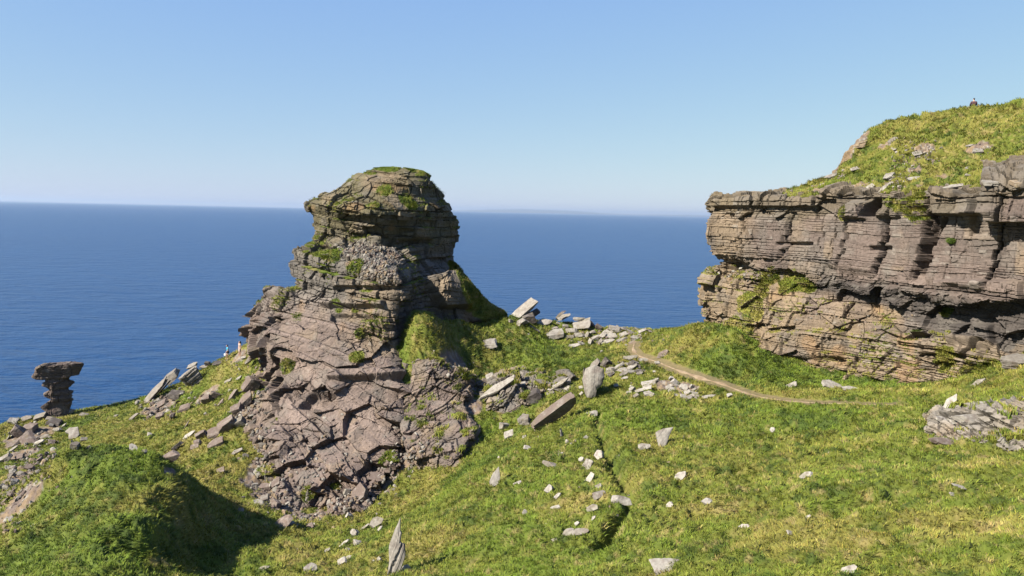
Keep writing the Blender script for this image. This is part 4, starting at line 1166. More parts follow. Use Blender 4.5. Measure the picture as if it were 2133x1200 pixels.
 (1211,820,10,8,50,40,'block','w','white pebble in the dark gap left of the upright slab'),
 (1313,745,30,12,4,50,'slab','p','flat pale slab at the upper end of the dry stone wall'),
 (1342,750,24,8,-5,35,'slab','p','flat pale slab where the path meets the dry stone wall'),
 (1381,738,30,13,34,50,'slab','b','brown plank shaped slab in the grass above the path'),
 (1369,755,12,7,5,35,'block','p','small stone on the path edge below the brown plank slab'),
 (1363,774,7,6,0,35,'block','w','white stone alone below the path bend'),
 (1302,787,17,6,12,40,'slab','w','white flat stone below the dry stone wall'),
 (1283,803,11,8,10,40,'block','p','pale stone right of the foot of the upright slab'),
 # saddle
 (1089,648,68,22,40,40,'beam','p','big tilted grey slab rearing up at the saddle edge'),
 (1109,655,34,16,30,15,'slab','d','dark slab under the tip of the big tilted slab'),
 (1086,672,24,20,40,30,'block','p','pale prop stone under the big tilted slab'),
 (1065,670,9,14,70,25,'block','p','small upright stone at the lower end of the big tilted slab'),
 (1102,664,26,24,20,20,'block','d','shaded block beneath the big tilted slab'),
 (1134,672,34,16,8,45,'boulder','p','broad speckled stone right of the big tilted slab'),
 (1116,686,34,5,-32,30,'slab','g','thin grey slab with a shadow below on the saddle grass'),
 (1156,697,36,24,8,25,'block','p','square faced pale block on the saddle grass'),
 (1167,655,26,6,40,15,'slab','d','dark sliver pointing seaward on the saddle'),
 (1174,660,36,11,18,35,'slab','p','tapered pale slab beside the dark seaward sliver'),
 (1204,664,26,8,0,35,'slab','p','flat pale slab on the sea edge behind the largest heap stone'),
 (1211,677,36,22,12,40,'block','p','largest pale stone of the saddle heap'),
 (1231,675,20,12,-50,25,'slab','b','brown leaning plate right of the largest heap stone'),
 (1281,685,28,15,-8,35,'block','p','pale humped block at the sea edge of the saddle heap'),
 (1247,682,14,14,-30,30,'block','b','brown pointed stone in the saddle heap'),
 (1262,712,38,10,14,45,'slab','p','long flat slab at the front of the saddle heap'),
 (1196,720,28,9,10,40,'slab','w','white flat slab lowest of the saddle heap'),
 (1018,715,38,20,10,30,'block','p','lone angular boulder on the grass right of the crag'),
 # slab outcrop
 (1036,808,78,20,30,30,'strat','p','long layered slab lying along the top left edge of the low slab outcrop'),
 (1003,862,17,12,30,30,'block','g','grey stone fallen below the layered slabs'),
 (1078,786,38,8,50,25,'slab','g','thin fin of rock above the layered slabs'),
 (1032,868,26,20,24,20,'strat','b','brown ribbed slab end in the lower outcrop'),
 (1064,856,46,22,26,18,'strat','b','brown ribbed slab in the lower outcrop'),
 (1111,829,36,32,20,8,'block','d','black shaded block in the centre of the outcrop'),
 (1163,801,46,9,30,30,'slab','p','pale slab at the upper right of the outcrop'),
 (1180,796,20,16,20,30,'block','p','pale block at the top right end of the outcrop'),
 (1176,812,26,10,28,30,'slab','p','pale slab just above the big prism'),
 (1146,820,16,12,20,25,'block','g','grey stone with a dark face in the outcrop'),
 (1092,876,24,26,15,25,'strat','g','stacked grey stone at the lower edge of the outcrop'),
 (1105,788,24,7,5,35,'slab','g','flat grey stone on the grass above the outcrop'),
 (1131,796,36,9,-18,35,'slab','g','flat sloping stone at the top of the outcrop'),
 (1090,799,12,8,10,40,'block','w','small white stone behind the outcrop'),
 (1152,861,112,34,37,36,'beam','b','big squared prism of striped rock lying down the slope',dict(dep=.3,thick=26)),
 (1021,784,20,14,30,35,'block','p','pale broken stone on the grass left of the fin'),
 # right outcrop
 (2040,877,88,34,-12,50,'slab','p','big flat topped slab of the right outcrop',dict(thick=14)),
 (2062,858,42,7,-13,35,'slab','p','thin ledge behind the big flat topped slab'),
 (1979,838,36,13,52,40,'slab','w','white crest of stones climbing left of the big slab'),
 (1960,873,30,14,-18,40,'strat','w','white ended ledge at the left of the right outcrop'),
 (1988,880,20,12,-10,35,'block','w','white stone between the ledge and the big slab'),
 (1966,920,58,20,-10,45,'strat','b','purple slab at the lower left of the right outcrop'),
 (2066,815,50,16,-10,45,'slab','w','white slab in the grass above the right outcrop'),
 (2034,799,44,9,30,40,'slab','p','pale narrow slab pointing down from the cliff foot'),
 (2112,815,28,11,22,40,'slab','p','grey slab above the right outcrop by the photo edge'),
 (1936,931,10,5,10,40,'block','w','tiny white stone left of the purple slab'),
 (2045,839,8,6,0,40,'block','w','tiny white stone above the big flat topped slab'),
 # cliff and hill
 (1549,554,24,7,36,30,'slab','w','white slab lodged on the ledge in the cliff notch'),
 (1796,300,30,16,12,15,'strat','t','tan rock jutting from the brow of the hill'),
 (1780,352,20,9,15,35,'block','p','pale stones on the steep edge of the hill'),
 (1729,367,26,11,14,30,'strat','p','pale ledge at the sky edge of the hill'),
 (1860,292,24,10,28,35,'slab','g','grey slab with a dark lip high on the hill'),
 (1864,310,13,9,20,40,'block','p','small pale stone under the grey slab high on the hill'),
 (1912,320,22,14,10,45,'block','p','pale stone cluster core in the middle of the hill'),
 (2020,303,18,6,14,40,'slab','p','thin pale slab at the upper right of the hill'),
 (2036,314,24,14,0,45,'block','p','pale rough stone at the upper right of the hill'),
 (1852,368,26,18,30,30,'strat','p','stepped pale stone above the cliff lip'),
 (1846,389,40,9,36,30,'slab','p','pale plank of rock slanting over the cliff lip'),
 (1898,373,34,9,12,35,'slab','p','flat pale slab in the grass near the cliff lip'),
 (2017,351,16,10,0,40,'slab','p','upper flat stone of a little stack on the hill'),
 (2019,364,20,10,5,40,'slab','p','lower flat stone of a little stack on the hill'),
 (1986,388,46,10,14,30,'strat','p','long low pale slab at the lip of the cliff'),
 (2076,380,58,22,4,25,'strat','p','big overhanging caprock above the cliff at right'),
 (2122,382,30,20,0,25,'block','t','squared tan block right of the overhanging caprock'),
 (2098,402,50,14,0,25,'strat','t','tan ledge under the overhanging caprock'),
 (1812,389,18,9,30,35,'block','p','pale stone at the cliff lip under the steep hill edge'),
 (2114,755,60,34,4,20,'strat','g','grey jointed rock in the grass under the right end of the cliff'),
]
for a in R_:
    ex = a[9] if len(a) > 9 else {}
    rock(*a[:8], label=a[8], **ex)

outline_rock([(834,1077),(838,1082),(831,1105),(836,1112),(834,1129),(843,1133),(845,1156),(836,1182),(819,1202),(808,1203),(812,1169),(811,1135),(819,1112)], 14, 'p', 'tall narrow standing slab with slanting pale grooves near the bottom', 68, back=10, groove=.05)
outline_rock([(1221,768),(1231,764),(1241,761),(1256,769),(1258,786),(1252,803),(1240,812),(1246,814),(1238,826),(1223,829),(1217,812),(1214,790)], 30, 'p', 'tall upright slab with white lichen on the middle slope', 85, back=8, groove=.02)
outline_rock([(1039,975),(1042,996),(1038,1006),(1024,1013),(1020,1003),(1027,988)], 6, 'p', 'diamond shaped pale slab standing in the grass', 60, back=35, groove=.01)
outline_rock([(134,901),(140,894),(157,892),(167,906),(164,912),(150,914),(144,904)], 7, 'p', 'curved pale slab hanging over the grass of the left headland', 20, back=45, groove=.0)
outline_rock([(1366,902),(1371,899),(1382,895),(1404,893),(1394,908),(1384,928),(1379,930),(1370,929)], 10, 'p', 'spotted triangular stone with a dark hole at its base', 45, back=30, groove=.01)
outline_rock([(544,715),(545,720),(538,741),(525,751),(516,758),(513,757),(526,732),(537,716)], 8, 'p', 'leaning pale slab just right of the person with long hair', 55, back=25, groove=.02)

# stones nobody can tell apart: one shared, true label per heap
GROUPS = [
 ('angular pale stone in the tumbled heap along the saddle edge', 'stones of the saddle heap', 'p', 'block',
  [(1190,688,24,14,20),(1180,680,16,12,0),(1262,692,18,10,10),(1301,687,24,9,0),(1209,699,22,9,5),(1228,712,10,15,70),(1300,698,20,9,10),(1276,702,28,10,8),(1325,705,24,8,6),(1240,704,16,10,20),(1224,699,14,10,30),(1254,698,14,10,40),
   (1340,690,16,6,0),(1210,715,14,9,10),(1190,703,18,8,5),(1250,712,14,9,60),(1290,710,22,8,12),(1312,690,18,8,0),(1270,695,12,10,30),(1236,692,14,9,20),(1332,697,16,7,0),(1360,690,14,5,5),(1160,684,12,7,0),(1147,685,9,6,0),(1163,675,13,5,0)]),
 ('flat stone stacked in the low dry wall beside the upright slab', 'stones of the dry wall', 'g', 'slab',
  [(1270,776,16,6,5),(1284,773,18,5,8),(1298,770,18,5,6),(1312,767,18,5,8),(1326,764,14,6,6),(1276,768,16,5,10),(1290,764,16,5,8),(1304,760,16,5,10),(1318,757,16,6,6),(1270,782,14,5,4),(1330,772,16,6,12),(1334,779,14,6,14),(1317,774,20,5,4),(1324,756,12,6,8),(1300,777,18,5,3)]),
 ('pale stone in the left rubble patch below the path', 'stones of the left rubble patch', 'w', 'block',
  [(1355,797,24,12,10),(1318,812,14,12,30),(1312,818,12,10,10),(1325,822,14,8,20),(1340,811,32,7,20),(1352,818,14,12,10),(1364,794,12,9,20),(1349,804,18,8,5),(1316,804,10,8,20),(1360,803,14,8,10),(1322,814,12,8,0),(1356,823,12,6,10)]),
 ('bright white stone in the right rubble patch below the path', 'stones of the right rubble patch', 'w', 'block',
  [(1401,787,14,12,20),(1406,799,18,12,-20),(1395,804,14,9,20),(1418,807,14,12,40),(1429,808,14,14,50),(1436,818,16,12,20),(1447,818,22,8,5),(1432,830,22,10,10),(1408,822,16,6,-5),(1398,812,14,9,5),(1441,827,18,9,10),(1424,826,16,9,0),(1430,818,10,9,30),(1452,823,14,7,8),(1438,806,10,9,60),(1444,811,9,8,40)]),
]
for lab, grp, tone, kind, pts in GROUPS:
    for px, py, w_, h_, an in pts:
        g_ = random.Random(int(px * 7 + py)); kd = g_.choice((kind, kind, 'block', 'slab', 'boulder'))
        if 'dry' in grp: w_, h_, tone = w_ * 1.25, h_ * 1.7, g_.choice('gdgd')
        rock(px + g_.uniform(-3, 3), py + g_.uniform(-2, 2), w_ * g_.uniform(.75, 1.25), h_ * g_.uniform(.8, 1.35), an + g_.uniform(-24, 24), g_.uniform(18, 60), kd, tone if g_.random() < .6 else g_.choice('pgp'), lab, grp)

# fine scree that nobody could count
def rubble(lst, seed=3):
    g = np.random.default_rng(seed); D, Q = cube_grid(2); VV, QQ, CC = [], [], []; k = 0
    for px, py, rx, ry, n, s in lst:
        for _ in range(n):
            q = g.normal(0, .5, 2); x, y = px + q[0] * rx, py + q[1] * ry
            if not (2 < x < 2131 and 2 < y < 1196): continue
            if ZB[int(y / 2), int(x / 2)] > 200: continue
            d = depth_at(x, y, 1); r = s * d / F_PX * g.uniform(.4, 1.25)
            B = nrm(D) * (.75 + .45 * g.random((len(D), 1))) * r * np.array([1, 1, .6]) * g.uniform(.6, 1.4, 3)
            a = g.normal(0, 1, (3, 3)); a, _r = np.linalg.qr(a)
            VV.append(B @ a + P(x, y, d)); QQ.append(Q + k); k += len(D)
            c = [C_PURP, C_GREY, C_PALE, C_TAN][g.choice(4, p=[.35, .25, .25, .15])] * g.uniform(.8, 1.2)
            CC.append(np.tile(c, (len(D), 1)))
    put(mesh_np('rubble', np.concatenate(VV), np.concatenate(QQ), M_STONE, np.concatenate(CC)), kind='stuff')


rubble([(80,985,70,50,260,4),(40,1045,40,50,200,5),(20,1090,20,40,60,6),(70,990,70,50,110,8),(30,1040,40,50,90,9),(110,960,40,20,30,6),(965,765,26,16,60,3),(905,760,20,14,30,3),(335,848,46,26,120,5),(480,756,30,10,16,2.5),(545,1000,40,50,130,6),(570,1045,50,30,110,6),
        (650,1085,60,22,130,5),(740,1050,50,20,120,5),(810,1000,36,40,120,5),(850,950,40,40,130,5),(1345,808,40,18,50,3.5),(1430,818,30,20,70,3.5),(1265,695,90,20,90,4),(1310,765,34,16,50,3),(430,830,30,20,50,4),(530,800,26,50,110,5),
        (510,860,30,30,90,5),(1925,318,50,26,110,3),(1900,345,40,30,60,3),(2040,315,34,14,40,3),(1740,365,26,12,40,3),(1855,380,40,16,50,3),(60,905,50,30,110,4),(60,955,50,30,80,4),(1100,800,60,16,40,3),(1070,872,50,10,30,3),
        (2040,915,90,14,40,3),(790,540,45,30,260,3.2),(740,520,40,16,120,3.2),(800,575,40,20,120,3.2),(900,720,40,24,40,3),(620,990,60,60,90,4),(700,960,90,90,80,3.5),(540,930,24,60,80,6),(960,950,30,14,30,3),(1960,905,40,24,50,4),(1540,575,60,10,40,3),(1230,1000,120,110,40,3),(1400,930,120,80,24,3),(1150,930,90,60,20,3),(1290,700,90,24,110,3.5),(1190,690,60,20,50,3),(1925,315,40,24,80,2.5),(1900,340,34,20,50,2.5),(350,822,40,30,40,4),(1700,655,140,14,40,2.5)])

# ------------------------------------------------------------------ balanced pillar on the left headland
PR = [(757,101,165),(760,88,168),(766,82,167),(774,78,163),(780,74,160),(785,80,157),(788,91,154),(793,91,152),(796,88,159),(801,87,160),(806,95,157),(811,98,153),(815,93,158),(820,88,159),(825,94,156),(830,103,155),(837,90,153),(844,81,151),(850,84,149),(857,93,148),(866,92,150),(880,90,152)]
d0 = depth_at(120, 872)
net = []
for y, l, r_ in PR:
    l, r_ = (l + 7, r_ - 10) if y > 787 else (l + 2, r_ - 2)
    A = P(l, y, d0 + 1.2); B = P(r_, y, d0 + 1.6); w = B - A; wl_ = np.linalg.norm(w)
    ring = []
    for s, dep in ((0, 0), (.08, -1.5), (.5, -.9), (.88, -.1), (1, .9), (.88, 1.6), (.5, 1.8), (.12, 1.2)):
        ring.append(A + w * s + np.array([0, dep * min(wl_ / 4.5, 1), 0]))
    net.append(ring)
net = np.array(net); ap = net[0].mean(0)
net = np.concatenate([ap + (net[:1] - ap) * .02, ap + (net[:1] - ap) * .8, net])
G = upsample(net, .05, .07, wrap=True); N = grid_normals(G, True)
if (N * (G - G.mean((0, 1)))).sum() < 0: N = -N
V, tone = bedded(G, N, (.06, .02, 1), 207, big=.25, fine=.5, joints=.6, rough=.9, mean_fine=.2, cell=1.5, facet=.22)
VN = grid_normals(V, True)
col = rock_colour(G, tone, C_PURP * .95, 271)
put(mesh_np('rock_pillar', V, grid_quads(*V.shape[:2], wrap=True)[:, ::-1], M_ROCK, col), 'narrow dark rock pillar with a wide flat caprock standing at the sea edge', 'rock pillar')

# ------------------------------------------------------------------ round tufts
def tuft(px, py, r_px, label, depth=None):
    d = depth or depth_at(px, py + r_px * .6); r = r_px * d / F_PX
    g = np.random.default_rng(int(px)); n = 1500
    q = nrm(g.normal(0, 1, (n, 3))); q[:, 2] = np.abs(q[:, 2]) * .9 - .15
    c0 = P(px, py, d - .15 * r)
    lump = .8 + .2 * noise3(q[:, 0] * 2, q[:, 1] * 2, q[:, 2] * 2, 3)
    root = c0 + q * (r * .55 * lump)[:, None]; tip = c0 + (q + g.normal(0, .22, (n, 3))) * (r * lump * g.uniform(.85, 1.15, n))[:, None]
    side = nrm(np.cross(q, g.normal(0, 1, (n, 3)))) * (r * .06)
    core_d, core_q = cube_grid(8)
    core = c0 + nrm(core_d) * r * .62
    Vt = np.stack([root - side, root + side, tip], 1).reshape(-1, 3)
    V = np.concatenate([core, Vt]); k = len(core)
    F = np.concatenate([core_q[:, [0, 1, 2]], core_q[:, [0, 2, 3]], k + np.arange(3 * n).reshape(-1, 3)])
    cc = np.concatenate([np.tile(G_DARK * .9, (k, 1)), np.repeat(mixc(np.tile(G_DARK, (n, 1)), G_LUSH, g.random(n) * .8), 3, 0)])
    put(mesh_np('grass_tuft', V, F, M_GRASS, cc, tri=True), label, 'plant')


tuft(1873, 853, 17, 'round dark green tuft of long grass at the right end of the trodden path')
tuft(1981, 503, 11, 'small green cushion plant clinging to the sheer cliff face')
tuft(1505, 812, 6, 'small mossy cushion beside the pale rubble patch below the path')

# ------------------------------------------------------------------ people
M_SKIN = plain('skin', (.36, .21, .15), .6); M_HAIR = plain('hair', (.012, .010, .009), .6); M_BLUE = plain('blue_cotton', (.02, .30, .45)); M_BLACK = plain('black_cloth', (.015, .016, .02))
M_SAND = plain('sand_cloth', (.31, .23, .19)); M_MAROON = plain('dark_jacket', (.05, .018, .022)); M_WHITE = plain('white_bag', (.5, .49, .46)); M_SHOE = plain('grey_shoe', (.12, .12, .12))


def skin_mesh(name, verts, edges, radii, mat, parent=None, sub=2):
    me = bpy.data.meshes.new(name); me.from_pydata(verts, edges, []); me.update()
    o = bpy.data.objects.new(name, me); COL.objects.link(o)
    m = o.modifiers.new('skin', 'SKIN'); m.use_smooth_shade = True
    for q, r in enumerate(radii):
        r = r if isinstance(r, tuple) else (r, r)
        me.skin_vertices[0].data[q].radius = r; me.skin_vertices[0].data[q].use_root = (q == 0)
    s = o.modifiers.new('sub', 'SUBSURF'); s.levels = sub; s.render_levels = sub
    me.materials.append(mat)
    if parent: o.parent = parent
    return o


def person(pos, yaw, label, joints, clothes, head_turn=0.0):
    root = bpy.data.objects.new('person', None); COL.objects.link(root)
    root.location = pos; root.rotation_euler = (0, 0, yaw)
    put(root, label, 'person')
    J = joints
    order = ['pelvis', 'waist', 'chest', 'neck', 'chin', 'skull', 'crown', 'shl', 'ell', 'wrl', 'hal', 'shr', 'elr', 'wrr', 'har', 'hil', 'knl', 'anl', 'tol', 'hir', 'knr', 'anr', 'tor', 'nose']
    rad = dict(pelvis=(.15, .11), waist=(.135, .10), chest=(.16, .11), neck=.052, chin=(.066, .075), skull=(.080, .098), crown=(.055, .065), shl=.058, ell=.041, wrl=.028, hal=(.038, .02), shr=.058, elr=.041, wrr=.028, har=(.038, .02),
               hil=.090, knl=.058, anl=.040, tol=.035, hir=.090, knr=.058, anr=.040, tor=.035, nose=.016)
    ed = [('pelvis', 'waist'), ('waist', 'chest'), ('chest', 'neck'), ('neck', 'chin'), ('chin', 'skull'), ('skull', 'crown'), ('chest', 'shl'), ('shl', 'ell'), ('ell', 'wrl'), ('wrl', 'hal'), ('chest', 'shr'), ('shr', 'elr'), ('elr', 'wrr'), ('wrr', 'har'),
          ('pelvis', 'hil'), ('hil', 'knl'), ('knl', 'anl'), ('anl', 'tol'), ('pelvis', 'hir'), ('hir', 'knr'), ('knr', 'anr'), ('anr', 'tor'), ('skull', 'nose')]
    ix = {k: q for q, k in enumerate(order)}
    skin_mesh('body', [J[k] for k in order], [(ix[a], ix[b]) for a, b in ed], [rad[k] for k in order], M_SKIN, root)
    for nm, mat, chain, rr in clothes:
        ks = list(dict.fromkeys(k for e in chain for k in e)); im = {k: q for q, k in enumerate(ks)}
        pts = [tuple(np.array(J[k] if isinstance(J.get(k), tuple) else J[k])) for k in ks]
        skin_mesh(nm, pts, [(im[a], im[b]) for a, b in chain], [rr.get(k, .07) for k in ks], mat, root)
    return root


def stand(**kw):
    J = dict(pelvis=(0, 0, .93), waist=(0, -.01, 1.10), chest=(0, 0, 1.33), neck=(0, -.01, 1.47), chin=(0, -.035, 1.55), skull=(0, -.015, 1.63), crown=(0, 0, 1.71), nose=(0, -.125, 1.60),
             shl=(.18, 0, 1.40), ell=(.23, .03, 1.13), wrl=(.24, -.05, .89), hal=(.24, -.08, .80), shr=(-.18, 0, 1.40), elr=(-.23, .03, 1.13), wrr=(-.24, -.05, .89), har=(-.24, -.08, .80),
             hil=(.10, 0, .88), knl=(.11, -.02, .48), anl=(.11, .02, .08), tol=(.13, -.14, .035), hir=(-.10, 0, .88), knr=(-.11, -.02, .48), anr=(-.11, .02, .08), tor=(-.13, -.14, .035))
    J['collar'] = tuple(.45 * np.array(kw.get('chest', J['chest'])) + .55 * np.array(kw.get('neck', J['neck'])))
    J['kl2'] = tuple(.45 * np.array(J['hil']) + .55 * np.array(J['knl'])); J['kr2'] = tuple(.45 * np.array(J['hir']) + .55 * np.array(J['knr']))
    J['el2'] = tuple(.35 * np.array(J['shl']) + .65 * np.array(J['ell'])); J['er2'] = tuple(.35 * np.array(J['shr']) + .65 * np.array(J['elr']))
    J['hem'] = (0, 0, .42); J['hairtop'] = (0, .01, 1.73); J['hairback'] = (0, .08, 1.66); J['hairlow'] = (0, .11, 1.50); J['hairend'] = (0, .12, 1.30)
    J.update(kw); return J


SHIRT = [('pelvis', 'waist'), ('waist', 'chest'), ('chest', 'collar'), ('chest', 'shl'), ('shl', 'el2'), ('chest', 'shr'), ('shr', 'er2')]
SHIRT_R = dict(collar=(.15, .12), pelvis=(.165, .125), waist=(.155, .12), chest=(.178, .13), shl=.078, shr=.078, el2=.064, er2=.064)
SHORT = [('pelvis', 'hil'), ('hil', 'kl2'), ('pelvis', 'hir'), ('hir', 'kr2')]
SHORT_R = dict(pelvis=(.160, .122), hil=.108, hir=.108, kl2=.092, kr2=.092)
HAIR_S = [('skull', 'hairtop'), ('hairtop', 'hairback'), ('hairback', 'hairlow')]
HAIR_SR = dict(skull=.088, hairtop=.07, hairback=.08, hairlow=.05)

dp = depth_at(475, 751)
pos = P(474.5, 748.5, dp)
J = stand(skull=(0, -.06, 1.61), chin=(0, -.10, 1.53), crown=(0, -.06, 1.70), nose=(0, -.175, 1.56), hal=(.24, -.30, .82), wrl=(.25, -.22, .90), ell=(.23, -.02, 1.12), anr=(-.11, -.16, .08), tor=(-.13, -.32, .035), knr=(-.11, -.12, .48),
          hairtop=(0, -.05, 1.71), hairback=(0, .02, 1.64), hairlow=(0, .03, 1.56))
p1 = person(tuple(pos), math.radians(-62), 'person in a bright blue top and black shorts walking down the rocky ridge', J,
            [('blue_shirt', M_BLUE, SHIRT, SHIRT_R), ('shorts', M_BLACK, SHORT, SHORT_R), ('hair', M_HAIR, HAIR_S, HAIR_SR)])
# the bag in the hand: its own thing
a_ = math.radians(-62); hl = np.array([.24 * math.cos(a_) + .32 * math.sin(a_), .24 * math.sin(a_) - .32 * math.cos(a_), .60])
D, Q = cube_grid(6)
Vb = nrm(D) ** 3 * .35 + D * np.array([.10, .07, .14])
Vb = D * np.array([.13, .08, .15]) * (1 - .18 * (np.abs(D).sum(-1, keepdims=True) - 1) / 2) + np.array([0, 0, 0])
bag = mesh_np('bag', Vb, Q, M_WHITE, smooth=True); bag.location = tuple(pos + hl)
put(bag, 'white bag carried low in the hand of the person in blue', 'bag')
skin_mesh('handle', [(-.07 + .14 * q / 6, 0, .13 + .09 * math.sin(math.pi * q / 6)) for q in range(7)], [(q, q + 1) for q in range(6)], [.012] * 7, M_WHITE, bag, 1)

dp = depth_at(500, 745)
pos = P(499.5, 741.5, dp)
J = stand()
LH = [('skull', 'hairtop'), ('hairtop', 'hairback'), ('hairback', 'hairlow'), ('hairlow', 'hairend')]
DRESS = [('waist', 'chest'), ('waist', 'pelvis'), ('pelvis', 'hem'), ('chest', 'shl'), ('chest', 'shr'), ('shl', 'el2'), ('shr', 'er2')]
person(tuple(pos), math.radians(-40), 'person with long dark hair in a pale sand coloured dress standing on the ridge', J,
       [('dress', M_SAND, DRESS, dict(waist=(.145, .115), chest=(.172, .125), pelvis=(.175, .135), hem=(.20, .17), shl=.07, shr=.07, el2=.058, er2=.058)),
        ('hair', M_HAIR, LH, dict(skull=.090, hairtop=.07, hairback=.085, hairlow=.10, hairend=.075))])

# seated on the hilltop, back to us, mostly hidden by the brow
hv_ = HILL_G[0].reshape(-1, 3); hx_, hy_, hd_ = proj(hv_); kk = np.where(np.abs(hx_ - 2029) < 5)[0]; kk = kk[hy_[kk].argmin()]
dp = hd_[kk] + .5
pos = P(2029.5, hy_[kk] - 13.5, dp); pos = pos - np.array([0, 0, .88])
J = stand(pelvis=(0, 0, .12), waist=(0, .0, .28), chest=(0, -.03, .52), neck=(0, -.05, .66), chin=(0, -.08, .74), skull=(0, -.06, .82), crown=(0, -.05, .90), nose=(0, -.17, .79),
          shl=(.19, -.02, .59), ell=(.27, -.10, .34), wrl=(.20, -.32, .36), hal=(.14, -.38, .38), shr=(-.19, -.02, .59), elr=(-.27, -.10, .34), wrr=(-.20, -.32, .36), har=(-.14, -.38, .38),
          hil=(.11, -.06, .11), knl=(.15, -.42, .42), anl=(.14, -.62, .07), tol=(.14, -.78, .03), hir=(-.11, -.06, .11), knr=(-.15, -.42, .42), anr=(-.14, -.62, .07), tor=(-.14, -.78, .03),
          hairtop=(0, -.05, .92), hairback=(0, .02, .85), hairlow=(0, .02, .77))
J['kl2'] = (.13, -.26, .28); J['kr2'] = (-.13, -.26, .28); J['el2'] = (.25, -.07, .42); J['er2'] = (-.25, -.07, .42)
person(tuple(pos), math.radians(165), 'person with dark hair and a dark jacket sitting on the hilltop skyline', J,
       [('jacket', M_MAROON, SHIRT + [('el2', 'ell'), ('er2', 'elr'), ('ell', 'wrl'), ('elr', 'wrr')], dict(SHIRT_R, ell=.055, elr=.055, wrl=.042, wrr=.042)), ('trousers', M_BLACK, SHORT + [('kl2', 'knl'), ('knl', 'anl'), ('kr2', 'knr'), ('knr', 'anr')], dict(SHORT_R, knl=.075, knr=.075, anl=.055, anr=.055)),
        ('hair', M_HAIR, HAIR_S, HAIR_SR)])

# ------------------------------------------------------------------ sea
rr = np.geomspace(40, 60000, 180); aa = np.linspace(0, 2 * math.pi, 257)[:-1]
SX = rr[:, None] * np.cos(aa); SY = rr[:, None] * np.sin(aa)
m, N_, L_ = new_mat('sea_water')
out = N_.new('ShaderNodeOutputMaterial'); b = N_.new('ShaderNodeBsdfPrincipled')
b.inputs['Base Color'].default_value = (.012, .052, .150, 1); b.inputs['Roughness'].default_value = .28; b.inputs['IOR'].default_value = 1.33
b.inputs['Specular IOR Level'].default_value = .42
tc = N_.new('ShaderNodeTexCoord')
hsum = None
for scl, amp, st in ((.030, 1.6, (1, 2.2, 1)), (.11, .75, (.8, 2.0, 1)), (.42, .26, (.75, 1.6, 1)), (1.5, .07, (.8, 1.4, 1))):
    mp = N_.new('ShaderNodeMapping'); mp.inputs['Scale'].default_value = st; mp.inputs['Rotation'].default_value = (0, 0, math.radians(12))
    L_.new(tc.outputs['Object'], mp.inputs['Vector'])
    nz = N_.new('ShaderNodeTexNoise'); nz.inputs['Scale'].default_value = scl; nz.inputs['Detail'].default_value = 3; nz.inputs['Roughness'].default_value = .55
    nz.inputs['Distortion'].default_value = .4
    L_.new(mp.outputs['Vector'], nz.inputs['Vector'])
    mu = N_.new('ShaderNodeMath'); mu.operation = 'MULTIPLY_ADD'; mu.inputs[1].default_value = amp
    L_.new(nz.outputs['Fac'], mu.inputs[0])
    if hsum is None: mu.inputs[2].default_value = 0
    else: L_.new(hsum, mu.inputs[2])
    hsum = mu.outputs[0]
bp = N_.new('ShaderNodeBump'); bp.inputs['Strength'].default_value = 1; bp.inputs['Distance'].default_value = 2.3
L_.new(hsum, bp.inputs['Height']); L_.new(bp.outputs['Normal'], b.inputs['Normal'])
# long noise streaks blend two close water blues
mp = N_.new('ShaderNodeMapping'); mp.inputs['Scale'].default_value = (.25, 1, 1); L_.new(tc.outputs['Object'], mp.inputs['Vector'])
nz = N_.new('ShaderNodeTexNoise'); nz.inputs['Scale'].default_value = .006; nz.inputs['Detail'].default_value = 4; L_.new(mp.outputs['Vector'], nz.inputs['Vector'])
cr2 = N_.new('ShaderNodeMix'); cr2.data_type = 'RGBA'
cr2.inputs['A'].default_value = (.0019, .0245, .079, 1); cr2.inputs['B'].default_value = (.0042, .034, .100, 1)
L_.new(nz.outputs['Fac'], cr2.inputs['Factor']); L_.new(cr2.outputs['Result'], b.inputs['Base Color'])
L_.new(b.outputs[0], out.inputs['Surface'])
put(mesh_np('sea', np.stack([SX, SY, np.full(SX.shape, SEA)], -1), grid_quads(*SX.shape, wrap=True), m, smooth=True), kind='structure')

# ------------------------------------------------------------------ far coast on the horizon
M_FAR = plain('far_land', (.05, .055, .045))
fx = np.array([940, 985, 1010, 1040, 1080, 1130, 1165, 1185, 1215, 1250, 1280, 1310, 1340, 1385, 1430, 1475, 1540, 1640.])
hh = np.array([60, 130, 170, 220, 250, 255, 250, 215, 165, 120, 85, 55, 70, 95, 100, 95, 80, 20.])
DF = 54000.0
xs = np.linspace(fx[0], fx[-1], 160); hs = np.interp(xs, fx, hh) + 6 * noise2(xs * .08, xs * 0, 3) + 3 * noise2(xs * .3, xs * 0, 4)
FXw = (xs - CX) / F_PX * DF
prof = [(-900, -.05), (-700, .25), (0, 1.0), (900, .92), (2500, .3), (4000, -.1)]
FV = np.stack([np.stack([FXw * (1 + dy / DF * .3), np.full(160, DF + dy), SEA + np.maximum(hs, 0) * .92 * kf * (1 + .1 * noise2(xs * .05 + dy, xs * 0 + kf, 5))], -1) for dy, kf in prof])
put(mesh_np('hills', FV, grid_quads(*FV.shape[:2]), M_FAR, smooth=True), kind='structure')

